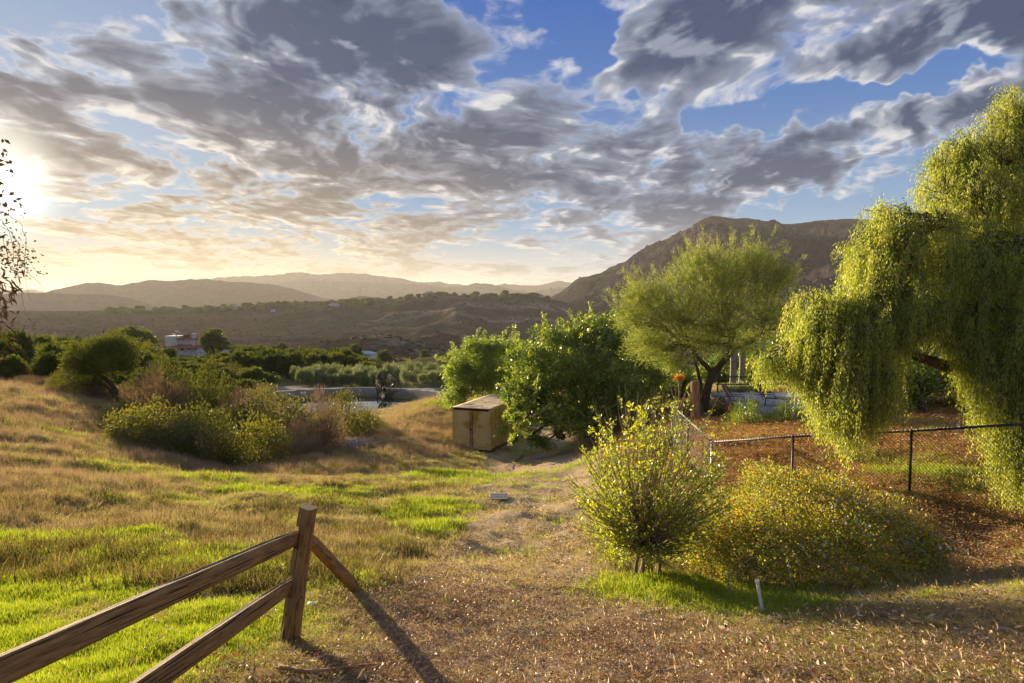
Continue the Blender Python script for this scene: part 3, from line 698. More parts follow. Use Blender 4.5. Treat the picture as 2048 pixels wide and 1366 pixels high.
def crown_tree(lobes, base, fork, n_sub, n_leaf, leafL, leafW, rg, trunk_r=0.2, sub_r=0.22, outward=0.6, droop=0.0, trunk_pts=None, twigs=True, twig_r=0.012,
               flat=1.0, shell=0.28, updir=0.15, limb_from=None, shoots=0, shoot_len=0.9, shoot_up=0.3):
    """lobes: rows of (centre xyz, radii xyz). Returns leaf arrays and a Tubes with the wood"""
    T = Tubes(); base = np.asarray(base, float); fork = np.asarray(fork, float)
    if trunk_pts is None:
        pt, r = limb(base, fork, trunk_r, trunk_r * 0.72, 7, 0.1, 0.05, rg); r[0] *= 1.35
        T.add(pt, r, 8)
    vol = np.array([np.prod(l[1]) ** (2 / 3) for l in lobes]); share = vol / vol.sum()
    Ps, Ds, Ts = [], [], []
    allc = np.mean([l[0] for l in lobes], 0)
    for li, ((c, rad), sh) in enumerate(zip(lobes, share)):
        c = np.asarray(c, float); rad = np.asarray(rad, float)
        src = fork if limb_from is None else np.asarray(limb_from[li], float)
        lp, lr = limb(src, c, trunk_r * 0.5, trunk_r * 0.14, 9, 0.12, 0.10, rg); T.add(lp, lr, 6)
        k = max(4, int(n_sub * sh)); nl = max(20, int(n_leaf * sh / k))
        d = unit(rg.normal(size=(k, 3))); d[:, 2] = np.where(d[:, 2] < -0.55, -d[:, 2], d[:, 2])
        rr = rg.random(k) ** shell
        S = c + d * rr[:, None] * rad
        lump = rg.random(k)
        for i in range(k):
            if twigs and i % 2 == 0:
                j = rg.integers(3, 9); tp, tr = limb(lp[j], S[i], twig_r * 2.2, twig_r * 0.6, 5, 0.1, 0.1, rg); T.add(tp, tr, 4)
            q = rg.normal(size=(nl, 3)); q = unit(q) * (rg.random(nl)[:, None] ** 0.5)
            m = rad.mean() * sub_r * (0.7 + 0.7 * rg.random())
            Q = S[i] + q * m * [1, 1, flat]
            out = unit(Q - allc) * outward + unit(q) * 0.6 + rg.normal(size=(nl, 3)) * 0.5 + [0, 0, updir - droop]
            Ps.append(Q); Ds.append(out); Ts.append(np.clip(lump[i] * 0.5 + rg.random(nl) * 0.5, 0, 1))
        for i in range(int(shoots * sh)):
            dd = unit(rg.normal(size=3)); dd[2] = abs(dd[2]) if rg.random() < .75 else dd[2]
            a_ = c + dd * rad * 0.8; b_ = a_ + (dd * .9 + [0, 0, shoot_up] + rg.normal(size=3) * .25) * shoot_len * rg.uniform(.5, 1.2)
            q_, qr = limb(a_, b_, twig_r, twig_r * .3, 6, .1, .08, rg); T.add(q_, qr, 3)
            nn = int(60 * shoot_len); f_ = rg.random(nn) ** .8 * 4.99; ii = f_.astype(int); Q = q_[ii] + (q_[ii + 1] - q_[ii]) * (f_ - ii)[:, None] + rg.normal(size=(nn, 3)) * .05 * shoot_len
            Ps.append(Q); Ds.append(unit(b_ - a_) * .6 + rg.normal(size=(nn, 3)) * .5 + [0, 0, updir - droop]); Ts.append(np.clip(.35 + rg.random(nn) * .65, 0, 1))
    P = np.concatenate(Ps); D = np.concatenate(Ds); t = np.concatenate(Ts)
    L = leafL * (0.65 + 0.7 * rg.random(len(P))); Wd = leafW * (0.65 + 0.7 * rg.random(len(P)))
    return P, D, L, Wd, t, T
def lobes_px(rows):
    return [(px(u, v, d), np.array([ru / FPX * d, rd, rv / FPX * d])) for u, v, d, ru, rv, rd in rows]

M['leaf_pepper'] = leaf_mat('pepper_leaves', [(0.0, (0.13, 0.17, 0.018)), (0.45, (0.25, 0.29, 0.030)), (0.8, (0.38, 0.38, 0.055)), (1.0, (0.52, 0.48, 0.16))], trans=0.62, gloss=0.06, tboost=2.2)
M['leaf_oak'] = leaf_mat('oak_leaves', [(0.0, (0.050, 0.090, 0.008)), (0.5, (0.125, 0.185, 0.014)), (0.85, (0.28, 0.32, 0.028)), (1.0, (0.50, 0.50, 0.16))], trans=0.42, gloss=0.10, rough=0.35, tboost=2.0)
M['leaf_bright'] = leaf_mat('bright_leaves', [(0.0, (0.08, 0.12, 0.014)), (0.5, (0.19, 0.255, 0.028)), (1.0, (0.36, 0.42, 0.07))], trans=0.5, gloss=0.06, tboost=1.9)
M['leaf_wispy'] = leaf_mat('wispy_leaves', [(0.0, (0.11, 0.14, 0.028)), (0.5, (0.20, 0.235, 0.045)), (1.0, (0.34, 0.36, 0.08))], trans=0.5, gloss=0.04, tboost=1.8)
M['leaf_yellow'] = leaf_mat('yellow_green_leaves', [(0.0, (0.14, 0.20, 0.012)), (0.5, (0.32, 0.36, 0.018)), (0.85, (0.56, 0.52, 0.025)), (1.0, (0.68, 0.46, 0.03))], trans=0.55, gloss=0.08, tboost=1.7)
M['leaf_lantana'] = leaf_mat('lantana_leaves', [(0.0, (0.09, 0.12, 0.009)), (0.4, (0.25, 0.27, 0.018)), (0.62, (0.40, 0.34, 0.030)), (0.82, (0.42, 0.22, 0.04)), (1.0, (0.24, 0.095, 0.03))], trans=0.55, gloss=0.06, tboost=2.0, clump=1.6)
M['leaf_grove'] = leaf_mat('grove_leaves', [(0.0, (0.030, 0.050, 0.006)), (0.5, (0.080, 0.105, 0.011)), (1.0, (0.19, 0.18, 0.020))], trans=0.36, gloss=0.04, tboost=1.6, inst=True)
M['leaf_olive'] = leaf_mat('olive_leaves', [(0.0, (0.12, 0.15, 0.055)), (0.5, (0.21, 0.25, 0.11)), (1.0, (0.34, 0.36, 0.19))], trans=0.38, gloss=0.06, inst=True)
M['leaf_sage'] = leaf_mat('scrub_leaves', [(0.0, (0.040, 0.046, 0.005)), (0.5, (0.095, 0.098, 0.010)), (1.0, (0.23, 0.205, 0.022))], trans=0.42, gloss=0.07, tboost=1.8, inst=True)
M['leaf_dry'] = leaf_mat('dry_brush', [(0.0, (0.15, 0.095, 0.06)), (0.5, (0.27, 0.18, 0.12)), (1.0, (0.42, 0.31, 0.21))], trans=0.35, gloss=0.02, inst=True)
M['leaf_rust'] = leaf_mat('rusty_leaves', [(0.0, (0.20, 0.06, 0.025)), (0.5, (0.36, 0.13, 0.045)), (1.0, (0.5, 0.24, 0.09))], trans=0.4, gloss=0.03, inst=True)

def finish_tree(name, label, cat, base, arr, leafmat, woodmat='bark', seed=0, group=None):
    P, D, L, Wd, t, T = arr; base = np.asarray(base, float)
    root = empty(name, base, 0, label, cat, group)
    me = T.mesh('trunk', M[woodmat]); me.transform(Matrix.Translation(-Vector(base))); mobj('trunk', me, root)
    me = leaf_mesh('crown', P - base, D, L, Wd, t, M[leafmat], seed); mobj('crown', me, root)
    return root

# ------------------------------------------------------------------ the pepper tree that fills the right edge
def weep(T, anchors, bottom_v, dens, leafL, leafW, rg, lmin=0.5, lmax=2.0, thin=0.0022):
    Ps, Ds, Ts = [], [], []
    for a in anchors:
        u = 1024 + FPX * (a[0] / a[1]) * cp; z_t = a[2] / a[1]
        v = 683 - FPX * (math.tan(math.atan(z_t) + PITCH))
        vb = np.interp(u, bottom_v[0], bottom_v[1])
        room = (vb - v) / FPX * a[1] * (0.70 + 0.34 * rg.random())
        if room < -0.1: continue
        Lb = min(lmin + (lmax - lmin) * rg.random() ** 1.2, room if room > 0.15 else 0.15)
        az = rg.random() * 6.28; lump = rg.random() * .5
        for s_ in range(5):
            Ls = Lb * rg.uniform(.55, 1.0)
            n = max(4, int(Ls / 0.16)); o = np.array([math.cos(az + rg.normal() * .5), math.sin(az + rg.normal() * .5), 0])
            t = np.linspace(0, 1, n); reach = 0.10 * Ls + 0.16 * rg.random()
            P = a + rg.normal(size=3) * [.05, .05, .06] + o * (reach * (1 - (1 - t) ** 2))[:, None] + np.array([0, 0, -1]) * (Ls * (t ** 1.2))[:, None] + np.cumsum(rg.normal(size=(n, 3)) * 0.010, 0)
            T.add(P, np.linspace(thin, thin * 0.5, n), 3)
            m = max(6, int(Ls * dens)); q = rg.random(m) * (n - 1.01); i = q.astype(int); f = (q - i)[:, None]
            Q = P[i] * (1 - f) + P[i + 1] * f + rg.normal(size=(m, 3)) * 0.022
            tan = unit(P[i + 1] - P[i]); rd = unit(rg.normal(size=(m, 3)))
            Ps.append(Q); Ds.append(tan * 0.75 + rd * 0.6 + [0, 0, -0.35]); Ts.append(np.clip(lump + rg.random() * .15 + rg.random(m) * 0.35, 0, 1))
    return np.concatenate(Ps), np.concatenate(Ds), np.concatenate(Ts)
def big_pepper():
    rg = np.random.default_rng(101)
    base = gpx(2260, 14.0); fork = np.array([base[0] - 0.3, 14.0, -1.6])
    rows = [  # u, v, d, ru, rv, depth radius
        (2080, 260, 14.5, 90, 105, 1.0), (1985, 300, 14.2, 75, 85, 0.8), (2100, 420, 14.0, 150, 130, 1.4), (1940, 400, 13.6, 110, 90, 1.0), (1880, 330, 14.2, 42, 30, 0.5),
        (1850, 470, 13.2, 105, 75, 0.9), (1775, 450, 13.0, 45, 60, 0.6), (1760, 540, 12.8, 70, 60, 0.8), (1735, 500, 13.2, 48, 50, 0.7), (1800, 600, 12.4, 80, 60, 0.9), (1960, 520, 13.4, 110, 90, 1.0), (2020, 220, 14.4, 45, 55, 0.6), (1930, 300, 14, 50, 50, 0.6), (1960, 620, 12.6, 120, 60, 1.0), (2060, 680, 12.2, 110, 80, 1.0), (1900, 560, 13.0, 120, 80, 1.1), (2060, 580, 12.8, 150, 100, 1.4), (1830, 640, 12.6, 90, 60, 0.9),
        (1660, 625, 12.8, 75, 55, 0.7), (1700, 690, 12.6, 100, 70, 0.9), (1640, 700, 12.9, 55, 60, 0.6), (1740, 640, 12.4, 60, 55, 0.7), (1545, 730, 13.4, 40, 35, 0.4), (1960, 680, 12.3, 90, 60, 0.9), (2080, 740, 12.0, 110, 110, 1.1), (2020, 840, 11.8, 50, 80, 0.6), (2120, 930, 11.6, 70, 90, 0.7), (1990, 740, 12.0, 60, 60, 0.6), (2070, 880, 11.6, 60, 90, 0.7), (1640, 660, 12.7, 50, 45, .6), (1600, 690, 13.0, 30, 50, .5), (1930, 690, 12.1, 45, 40, .5), (1965, 750, 11.9, 35, 40, .5), (1740, 590, 12.6, 60, 40, .6), (2000, 540, 12.6, 110, 80, 1.0), (1690, 770, 12.4, 70, 45, .7), (1650, 760, 12.7, 45, 40, .5), (1745, 760, 12.3, 40, 50, .5), (1690, 830, 12.4, 50, 30, .5)]
    lobes = lobes_px(rows)
    T = Tubes()
    tp, tr = limb(base, fork, 0.42, 0.30, 8, 0.1, 0.05, rg); T.add(tp, tr, 10)
    up = np.array([fork[0] - 0.4, 14.0, 1.2]); l1, r1 = limb(fork, up, 0.26, 0.12, 8, 0.1, 0.06, rg); T.add(l1, r1, 8)
    lowpath = np.array([fork, px(2120, 790, 13.2), px(2000, 768, 12.9), px(1925, 745, 12.7), px(1880, 728, 12.6), px(1830, 712, 12.6), px(1800, 690, 12.6), px(1740, 655, 12.6), px(1680, 640, 12.7)])
    T.add(lowpath, np.linspace(0.17, 0.04, len(lowpath)), 8)
    midpath = np.array([fork + [0, 0, 1.0], px(2080, 480, 13.6), px(1980, 462, 13.4), px(1900, 440, 13.4), px(1840, 430, 13.5)]); T.add(midpath, [0.10, 0.06, 0.04, 0.025, 0.01], 7)
    anchors = []; PP, DD, TT = [], [], []
    for (c, rad), row in zip(lobes, rows):
        low = row[1] > 600 and row[0] < 1860
        src = lowpath[min(len(lowpath) - 1, 1 + int((2120 - row[0]) / 65))] if row[1] > 600 else (midpath[min(4, max(1, int((2100 - row[0]) / 70)))] if row[0] < 2050 else l1[5])
        lp, lr = limb(src, c, 0.035, 0.012, 8, 0.15, 0.1, rg); T.add(lp, lr, 6)
        k = int(135 * (row[3] * row[4] / 9000.0) ** 0.8 * (1.7 if row[1] > 600 else 1)) + 18
        d = unit(rg.normal(size=(k, 3))); d[:, 2] = np.abs(d[:, 2]) * 1.15 - 0.25
        S = c + d * (rg.random(k) ** 0.5)[:, None] * rad * rg.uniform(.8, 1.35, (k, 1))
        for i in range(k):
            if i % 2 == 0:
                j = rg.integers(2, 8); q, qr = limb(lp[j], S[i], 0.016, 0.004, 5, 0.25, 0.12, rg); T.add(q, qr, 4)
            if i % 2 < 1: anchors.append(S[i])
            # fluffy tips on top of the crown
            nl = 12; u_ = unit(rg.normal(size=(nl, 3)))
            PP.append(S[i] + u_ * 0.20 * rg.random((nl, 1))); DD.append(u_ * .6 + [0, 0, -0.8]); TT.append(np.clip(rg.random() * 0.5 + rg.random(nl) * 0.4, 0, 1) * 0.8)
    bot = ([1500, 1530, 1580, 1590, 1625, 1660, 1700, 1740, 1782, 1795, 1815, 1850, 1890, 1925, 1950, 1975, 2000, 2048, 2200],
           [730, 790, 770, 790, 850, 905, 945, 900, 880, 760, 715, 700, 715, 760, 850, 900, 990, 1060, 1120])
    P, D, t = weep(T, anchors, bot, 46, 0.07, 0.013, rg, 0.35, 3.0)
    P = np.concatenate([P] + PP); D = np.concatenate([D] + DD); t = np.concatenate([t] + TT)
    n = len(P); L = 0.062 * (0.6 + 0.8 * rg.random(n)); Wd = 0.0125 * (0.7 + 0.6 * rg.random(n))
    print('pepper leaves', n)
    finish_tree('pepper_tree', 'large weeping pepper tree with long hanging yellow-green strands filling the right edge', 'tree', base, (P, D, L, Wd, t, T), 'leaf_pepper', seed=3)
big_pepper()

# ------------------------------------------------------------------ mid distance trees
def oak():
    rg = np.random.default_rng(5); base = gpx(1170, 41.5); fork = base + [0, 0, 1.8]
    rows = [(1040, 850, 35.0, 30, 24, .8), (1030, 880, 35.5, 24, 14, .7), (1040, 822, 36.5, 34, 24, .8), (1030, 790, 37.5, 32, 26, .8), (1065, 735, 40, 55, 55, 1.6), (1120, 700, 41, 60, 55, 2), (1190, 690, 41, 65, 50, 2), (1215, 660, 42, 35, 30, 1), (1250, 730, 41, 70, 70, 2), (1130, 780, 39, 85, 60, 2), (1210, 790, 39, 80, 60, 2.2),
            (1060, 800, 38.5, 55, 50, 1.5), (1040, 845, 38.5, 40, 28, 1.0), (1120, 845, 37.5, 70, 40, 1.6), (1200, 850, 38, 75, 42, 1.8), (1275, 800, 41, 50, 70, 1.5), (1170, 745, 39, 70, 50, 1.8), (1095, 880, 37.5, 50, 20, .9), (1300, 760, 42, 35, 50, 1.0)]
    a = crown_tree(lobes_px(rows), base, fork, 520, 62000, 0.17, 0.075, rg, trunk_r=0.28, sub_r=0.34, outward=0.5, updir=0.1, flat=0.7, shell=.4, shoots=260, shoot_len=1.0)
    finish_tree('oak_tree', 'big dense dark green tree with low branches spreading over the metal container', 'tree', base, a, 'leaf_oak', seed=5)
oak()
def feathery():
    rg = np.random.default_rng(6); base = gpx(975, 52); fork = base + [0.3, 0, 2.2]
    rows = [(915, 735, 51, 26, 34, 1.2), (935, 770, 51, 45, 50, 1.6), (985, 710, 52, 50, 32, 1.6), (1030, 720, 53, 40, 36, 1.4), (970, 760, 51, 50, 50, 1.6), (915, 800, 50, 28, 30, 1.0), (1010, 770, 52, 45, 50, 1.5), (950, 700, 52, 30, 25, 1)]
    a = crown_tree(lobes_px(rows), base, fork, 330, 30000, 0.20, 0.055, rg, trunk_r=0.22, sub_r=0.34, outward=0.25, droop=0.75, updir=0.1, shell=.45, shoots=150, shoot_len=1.0, shoot_up=.1)
    finish_tree('pepper_tree', 'rounded bright green tree with drooping foliage rising behind the metal container', 'tree', base, a, 'leaf_bright', seed=6)
feathery()
def palo_verde():
    rg = np.random.default_rng(8); base = gpx(1408, 33.0); k = px(1425, 745, 33)
    T = Tubes()
    trunk = np.array([base, px(1412, 790, 33), px(1418, 765, 33), k, px(1440, 735, 33)]); T.add(trunk, [0.26, 0.2, 0.18, 0.17, 0.15], 9)
    rows = [(1285, 690, 32, 40, 36, 1.2), (1350, 730, 32, 40, 26, 1.0), (1565, 640, 33, 36, 40, 1.0), (1255, 640, 32, 26, 30, .9), (1430, 655, 32, 80, 36, 1.5), (1500, 525, 33.5, 50, 28, 1.2), (1400, 530, 33.5, 40, 26, 1.0), (1270, 600, 32.5, 34, 30, 1.0), (1565, 560, 33, 26, 30, .8), (1450, 570, 33, 70, 34, 1.4), (1320, 600, 33, 62, 38, 1.5), (1390, 560, 33.5, 50, 40, 1.5), (1475, 545, 34, 62, 36, 1.6), (1535, 575, 33, 42, 40, 1.2), (1290, 640, 32, 48, 42, 1.4), (1365, 640, 32, 70, 42, 1.8), (1450, 610, 32.5, 75, 42, 1.8), (1530, 640, 32, 58, 40, 1.4), (1330, 700, 32, 60, 38, 1.5), (1410, 690, 32.5, 60, 30, 1.5), (1500, 690, 33, 60, 24, 1.4)]
    forks = [px(1375, 690, 33), px(1440, 700, 33), px(1478, 690, 33)]
    l1 = np.array([k, px(1400, 720, 33), px(1378, 690, 32.8), px(1355, 650, 32.6)]); l2 = np.array([px(1425, 748, 33), px(1445, 722, 33), px(1462, 690, 33), px(1475, 640, 33)])
    l3 = np.array([base + [-0.35, 0, 0], px(1402, 770, 32.6), px(1395, 740, 32.4), px(1385, 705, 32.4)]); l4 = np.array([px(1440, 735, 33), px(1470, 700, 33.3), px(1520, 668, 33.2), px(1560, 655, 33)])
    T.add(l1, [0.13, 0.11, 0.09, 0.05], 7); T.add(l2, [0.14, 0.12, 0.09, 0.05], 7); T.add(l3, [0.12, 0.09, 0.08, 0.05], 7); T.add(l4, [0.09, 0.07, 0.05, 0.03], 6)
    lf = [l1[2] if r[0] < 1400 else (l2[2] if r[0] < 1500 else l4[2]) for r in rows]
    P, D, L, Wd, t, T2 = crown_tree(lobes_px(rows), base, k, 900, 74000, 0.18, 0.016, rg, trunk_r=0.11, sub_r=0.50, outward=0.9, updir=0.35, trunk_pts=1, limb_from=lf, twig_r=0.010, shell=0.6, shoots=420, shoot_len=1.1, shoot_up=.25)
    T2.V = T.V + [v for v in T2.V]; off = T.n; T2.F = T.F + [f + off for f in T2.F]; T2.n += off
    finish_tree('palo_verde_tree', 'airy pale green tree with fine feathery twigs and forked trunk beside the patio', 'tree', base, (P, D, L, Wd, t, T2), 'leaf_wispy', seed=8)
palo_verde()
def window_tree():
    rg = np.random.default_rng(9)
    base = gpx(1850, 27.0); fork = base + [-0.2, 0, 0.7]
    rows = [(1820, 770, 27, 55, 40, 1.2), (1880, 770, 27.5, 50, 36, 1.2), (1850, 735, 28, 70, 40, 1.4), (1925, 760, 28, 40, 50, 1.0), (1800, 800, 27, 30, 25, 0.8)]
    a = crown_tree(lobes_px(rows), base, fork, 120, 12000, 0.16, 0.06, rg, trunk_r=0.16, sub_r=0.4)
    finish_tree('small_tree', 'small dark tree with a short leaning trunk seen below the weeping branches', 'tree', base, a, 'leaf_oak', seed=9)
    # dark garden trees that close the view behind the patio
    for i, (u, v, d, ru, rv, lab) in enumerate([(1330, 770, 48, 70, 60, 'dark bushy tree behind the orange flower stalks'), (1560, 720, 55, 70, 70, 'dark leafy tree behind the palm trunks'),
                                            (1640, 740, 60, 60, 60, 'dark tree behind the left weeping curtain'), (1450, 745, 62, 60, 50, 'dark green tree showing between forked trunk and palm trunks'),
                                            (1760, 740, 50, 90, 70, 'dark tree behind the hanging strands'), (1960, 760, 45, 80, 80, 'dark garden tree seen at the far right beneath the weeping tree'), (2100, 740, 52, 110, 100, 'dark garden tree at the right picture edge')]):
        b = gpx(u, d); c = px(u, v, d); R_ = np.array([ru / FPX * d, 1.8, rv / FPX * d])
        lob = [(c, R_ * 0.75), (c + [R_[0] * .55, 0, -R_[2] * .3], R_ * 0.55), (c + [-R_[0] * .55, 0, -R_[2] * .35], R_ * 0.55), (c + [0, -.5, -R_[2] * .7], R_ * 0.5)]
        a = crown_tree(lob, b, b + [0, 0, 1.0], 120, 9000, 0.26, 0.12, rg, trunk_r=0.15, sub_r=0.4, twigs=False)
        finish_tree('garden_tree', lab, 'tree', b, a, 'leaf_oak', seed=20 + i)
window_tree()

def left_branch():
    """tree just outside the left edge whose fringe hangs into view"""
    rg = np.random.default_rng(12); T = Tubes(); base = gpx(-420, 6.5)
    top = np.array([px(-420, 300, 6.5)[0], 6.5, 1.6]); tp, tr = limb(base, top, 0.16, 0.07, 9, 0.05, 0.04, rg); T.add(tp, tr, 8)
    Ps, Ds, Ts = [], [], []
    for k in range(14):
        s = top + rg.normal(size=3) * [0.2, 0.2, 0.4]; e = px(rg.uniform(-120, -5), rg.uniform(380, 520), 6.4 + rg.normal() * 0.3)
        lp, lr = limb(s, e, 0.02, 0.006, 8, 0.3, 0.05, rg); T.add(lp, lr, 5)
    twigs = [[(-20, 430), (5, 440), (22, 470), (30, 540), (38, 585)], [(-20, 415), (20, 432), (45, 450), (52, 490), (50, 545), (60, 600)], [(-10, 445), (22, 465), (40, 490), (34, 545), (50, 620), (66, 650), (80, 690)],
             [(45, 520), (56, 545), (75, 565), (95, 582), (108, 586)], [(-30, 440), (8, 480), (20, 530), (40, 560)]]
    for tw in twigs:
        P = np.array([px(u, v, 6.3 + 0.1 * rg.normal()) for u, v in tw]); t = np.linspace(0, 1, len(P)); tt = np.linspace(0, 1, 14)
        P = np.stack([np.interp(tt, t, P[:, i]) for i in range(3)], 1) + rg.normal(size=(14, 3)) * 0.006
        T.add(P, np.linspace(0.0035, 0.0015, 14), 3)
    def cl(u, v, su, sv, n, L, kind):
        c = px(u, v, 6.3); q = rg.normal(size=(n, 3)) * [su / FPX * 6.3, 0.12, sv / FPX * 6.3]
        Ps.append(c + q); Ds.append(rg.normal(size=(n, 3)) * (0.5 if kind else 1) + ([0.35, 0, -0.9] if kind else [0, 0, 0])); Ts.append(rg.random(n) * 0.6); LL.append(np.full(n, L)); WW.append(np.full(n, L * (0.24 if kind else 0.6)))
    LL, WW = [], []
    cl(15, 425, 9, 7, 14, 0.03, 0); cl(5, 490, 16, 22, 130, 0.032, 0); cl(45, 520, 13, 10, 70, 0.03, 0); cl(10, 520, 22, 14, 110, 0.03, 0); cl(42, 545, 7, 8, 30, 0.03, 0)
    for k in range(26):
        cl(rg.uniform(-90, 18), rg.uniform(540, 690), 10, 18, 16, 0.10, 1)
    for k in range(40): cl(rg.uniform(-260, -30), rg.uniform(250, 640), 20, 22, 60, 0.06, 0)
    P = np.concatenate(Ps); D = np.concatenate(Ds); t = np.concatenate(Ts); L = np.concatenate(LL) * (0.7 + 0.5 * rg.random(len(P))); Wd = np.concatenate(WW)
    m = (P[:, 0] / P[:, 1]) < 0.0
    finish_tree('overhanging_tree', 'tree at the left picture edge whose thin twigs and narrow leaves hang into view', 'tree', base, (P, D, L, Wd, t, T), 'leaf_rust_dark', seed=13, woodmat='twig')
M['leaf_rust_dark'] = leaf_mat('dark_reddish_leaves', [(0.0, (0.05, 0.022, 0.008)), (0.5, (0.07, 0.045, 0.012)), (1.0, (0.09, 0.10, 0.015))], trans=0.3, gloss=0.05)
left_branch()
# ------------------------------------------------------------------ bushes and groves: unit plants, copied
def unit_plant(kind, seed, n, L, Wd, mat, sub=40, flat=1.0, twig=0, droop=0.0, hemi=True, tree=False, gap=0.32, wood='twig', up=0.25):
    rg = np.random.default_rng(seed)
    d = unit(rg.normal(size=(sub, 3)))
    if hemi and not tree: d[:, 2] = np.abs(d[:, 2])
    rad = np.array([1, 1, 1.0]); S = d * (rg.random(sub) ** 0.3)[:, None] * (0.72 + 0.25 * rg.random((sub, 1))) * rad
    cz = 1.0 if tree else 0.0
    S[:, 2] = S[:, 2] * (0.95 if not tree else 0.78) + (0 if not tree else 1.02)
    nl = n // sub; P, D, t = [], [], []
    for s in S:
        q = unit(rg.normal(size=(nl, 3))) * rg.random((nl, 1)) ** 0.45 * gap * (0.7 + 0.6 * rg.random()) * [1, 1, flat]
        P.append(s + q); D.append(unit(s - [0, 0, 0.8 if tree else 0]) * 0.5 + unit(q) * 0.7 + rg.normal(size=(nl, 3)) * 0.4 + [0, 0, up - droop]); t.append(np.clip(rg.random() * 0.55 + rg.random(nl) * 0.45, 0, 1))
    P = np.concatenate(P); D = np.concatenate(D); t = np.concatenate(t)
    P[:, 2] = np.maximum(P[:, 2], 0.01)
    V, F = leaves_np(P, D, L * (0.6 + 0.8 * rg.random(len(P))), Wd * (0.6 + 0.8 * rg.random(len(P))), seed)
    crown = make_mesh(kind + '_crown', V, F, M[mat], False, {'tint': ('FLOAT', np.repeat(t, 4))})
    T = Tubes()
    if tree:
        T.add(*limb([0, 0, -0.15], [0.03, 0.02, 0.85], 0.075, 0.05, 5, 0.0, 0.05, rg), 6)
        for s in S[::max(1, sub // 9)]: T.add(*limb([0.03, 0.02, 0.7], s, 0.035, 0.01, 5, 0.1, 0.1, rg), 4)
    else:
        for s in S[::max(1, int(sub / max(6, twig)))]: T.add(*limb(np.r_[s[:2] * 0.08, -0.05], s * 1.08, 0.012, 0.004, 5, 0.15, 0.12, rg), 3)
    return crown, T.mesh(kind + '_wood', M[wood])
UP = {
    'avocado': [unit_plant('avocado', 30 + i, 5200, 0.15, 0.080, 'leaf_grove', 64, tree=True, wood='bark', gap=0.34) for i in range(4)],
    'olive': [unit_plant('olive', 40 + i, 3600, 0.17, 0.040, 'leaf_olive', 44, tree=True, wood='bark', gap=0.36, up=0.6) for i in range(3)],
    'scrub': [unit_plant('scrub', 50 + i, 7000, 0.050, 0.026, 'leaf_sage', 80, twig=26, gap=0.22) for i in range(3)],
    'brush': [unit_plant('brush', 60 + i, 6500, 0.115, 0.009, 'leaf_dry', 70, twig=46, gap=0.26, wood='pale_twig', up=0.5) for i in range(2)],
    'rusty': [unit_plant('rusty', 70, 3000, 0.07, 0.03, 'leaf_rust', 40, twig=20, gap=0.28)],
    'hedge': [unit_plant('hedge', 75, 6000, 0.075, 0.016, 'leaf_oak', 70, gap=0.22, up=0.9)],
}
def plant(kind, name, label, loc, rx, ry, h, rz=None, group=None, cat='bush', var=None, single=False):
    vs = UP[kind]; v = vs[rng.integers(len(vs)) if var is None else var % len(vs)]
    root = empty(name, loc, rng.random() * 6.28 if rz is None else rz, label, cat, group)
    k = h / (2.0 if kind in ('avocado', 'olive') else 1.0)
    root.scale = (rx, ry, k)
    a = mobj('crown', v[0], root); b = mobj('trunk' if kind in ('avocado', 'olive') else 'stem', v[1], root)
    return root
def plant_px(kind, name, label, u, vb, d, wpx, hpx, **kw):
    g = gpx(u, d, -0.08); return plant(kind, name, label, g, wpx / 2 / FPX * d, wpx / 2 / FPX * d * kw.pop('deep', 0.9), hpx / FPX * d, **kw)

# the big thicket left of the pond view
for a in [('scrub', 'low green bush at the left front of the thicket, dense and rounded', 290, 29, 200, 100, 0), ('scrub', 'glossy green bush in the middle front of the thicket beside the mauve grass', 400, 29.5, 210, 120, 1),
          ('scrub', 'tall green scrub bush just right of the thicket centre', 500, 30, 190, 125, 2), ('scrub', 'olive green scrub bush behind the thicket with a ragged top', 540, 37, 230, 130, 0),
          ('scrub', 'rounded dark green bush at the right end of the thicket, in front of the pond', 692, 41, 150, 105, 1), ('brush', 'dry twiggy brush bush with mauve brown stems beside the rounded dark bush', 640, 35, 140, 120, 0),
          ('brush', 'pale dry brush bush at the right foot of the thicket, above the grey branch pile', 600, 33, 130, 80, 1), ('scrub', 'low bush spreading at the left end of the thicket', 240, 32, 120, 60, 2),
          ('scrub', 'small low bush trailing right of the rounded dark bush', 745, 43, 70, 40, 2), ('brush', 'dry brown brush bush behind the middle of the thicket', 470, 39, 150, 110, 1),
          ('scrub', 'light green leafy bush standing up behind the left of the thicket', 420, 42, 110, 150, 1), ('brush', 'tall thin brush below the leaning oak', 310, 42, 170, 110, 0),
          ('scrub', 'dark bush under the leaning oak trunk', 330, 47, 160, 130, 0), ('brush', 'reddish brown brush between the thicket and the hillside grove', 520, 46, 160, 80, 0)]:
    kind, lab, u, d, w, h, var = a
    plant_px(kind, 'scrub_bush' if kind == 'scrub' else 'dry_bush', lab, u, 0, d, w, h, var=var)
for a in [('scrub', 'rounded rust and olive tussock bush alone in the left meadow grass', 120, 41, 76, 52), ('rusty', 'small orange leaved sapling at the edge of the left hillside trees', 55, 50, 20, 32), ('scrub', 'low dark tuft bush at the left edge in the brown grass', 20, 36, 60, 22),
          ('rusty', 'rusty red bush at the left edge below the hillside trees', 25, 58, 60, 50)]:
    plant_px(a[0], 'scrub_bush', a[1], a[2], 0, a[3], a[4], a[5])

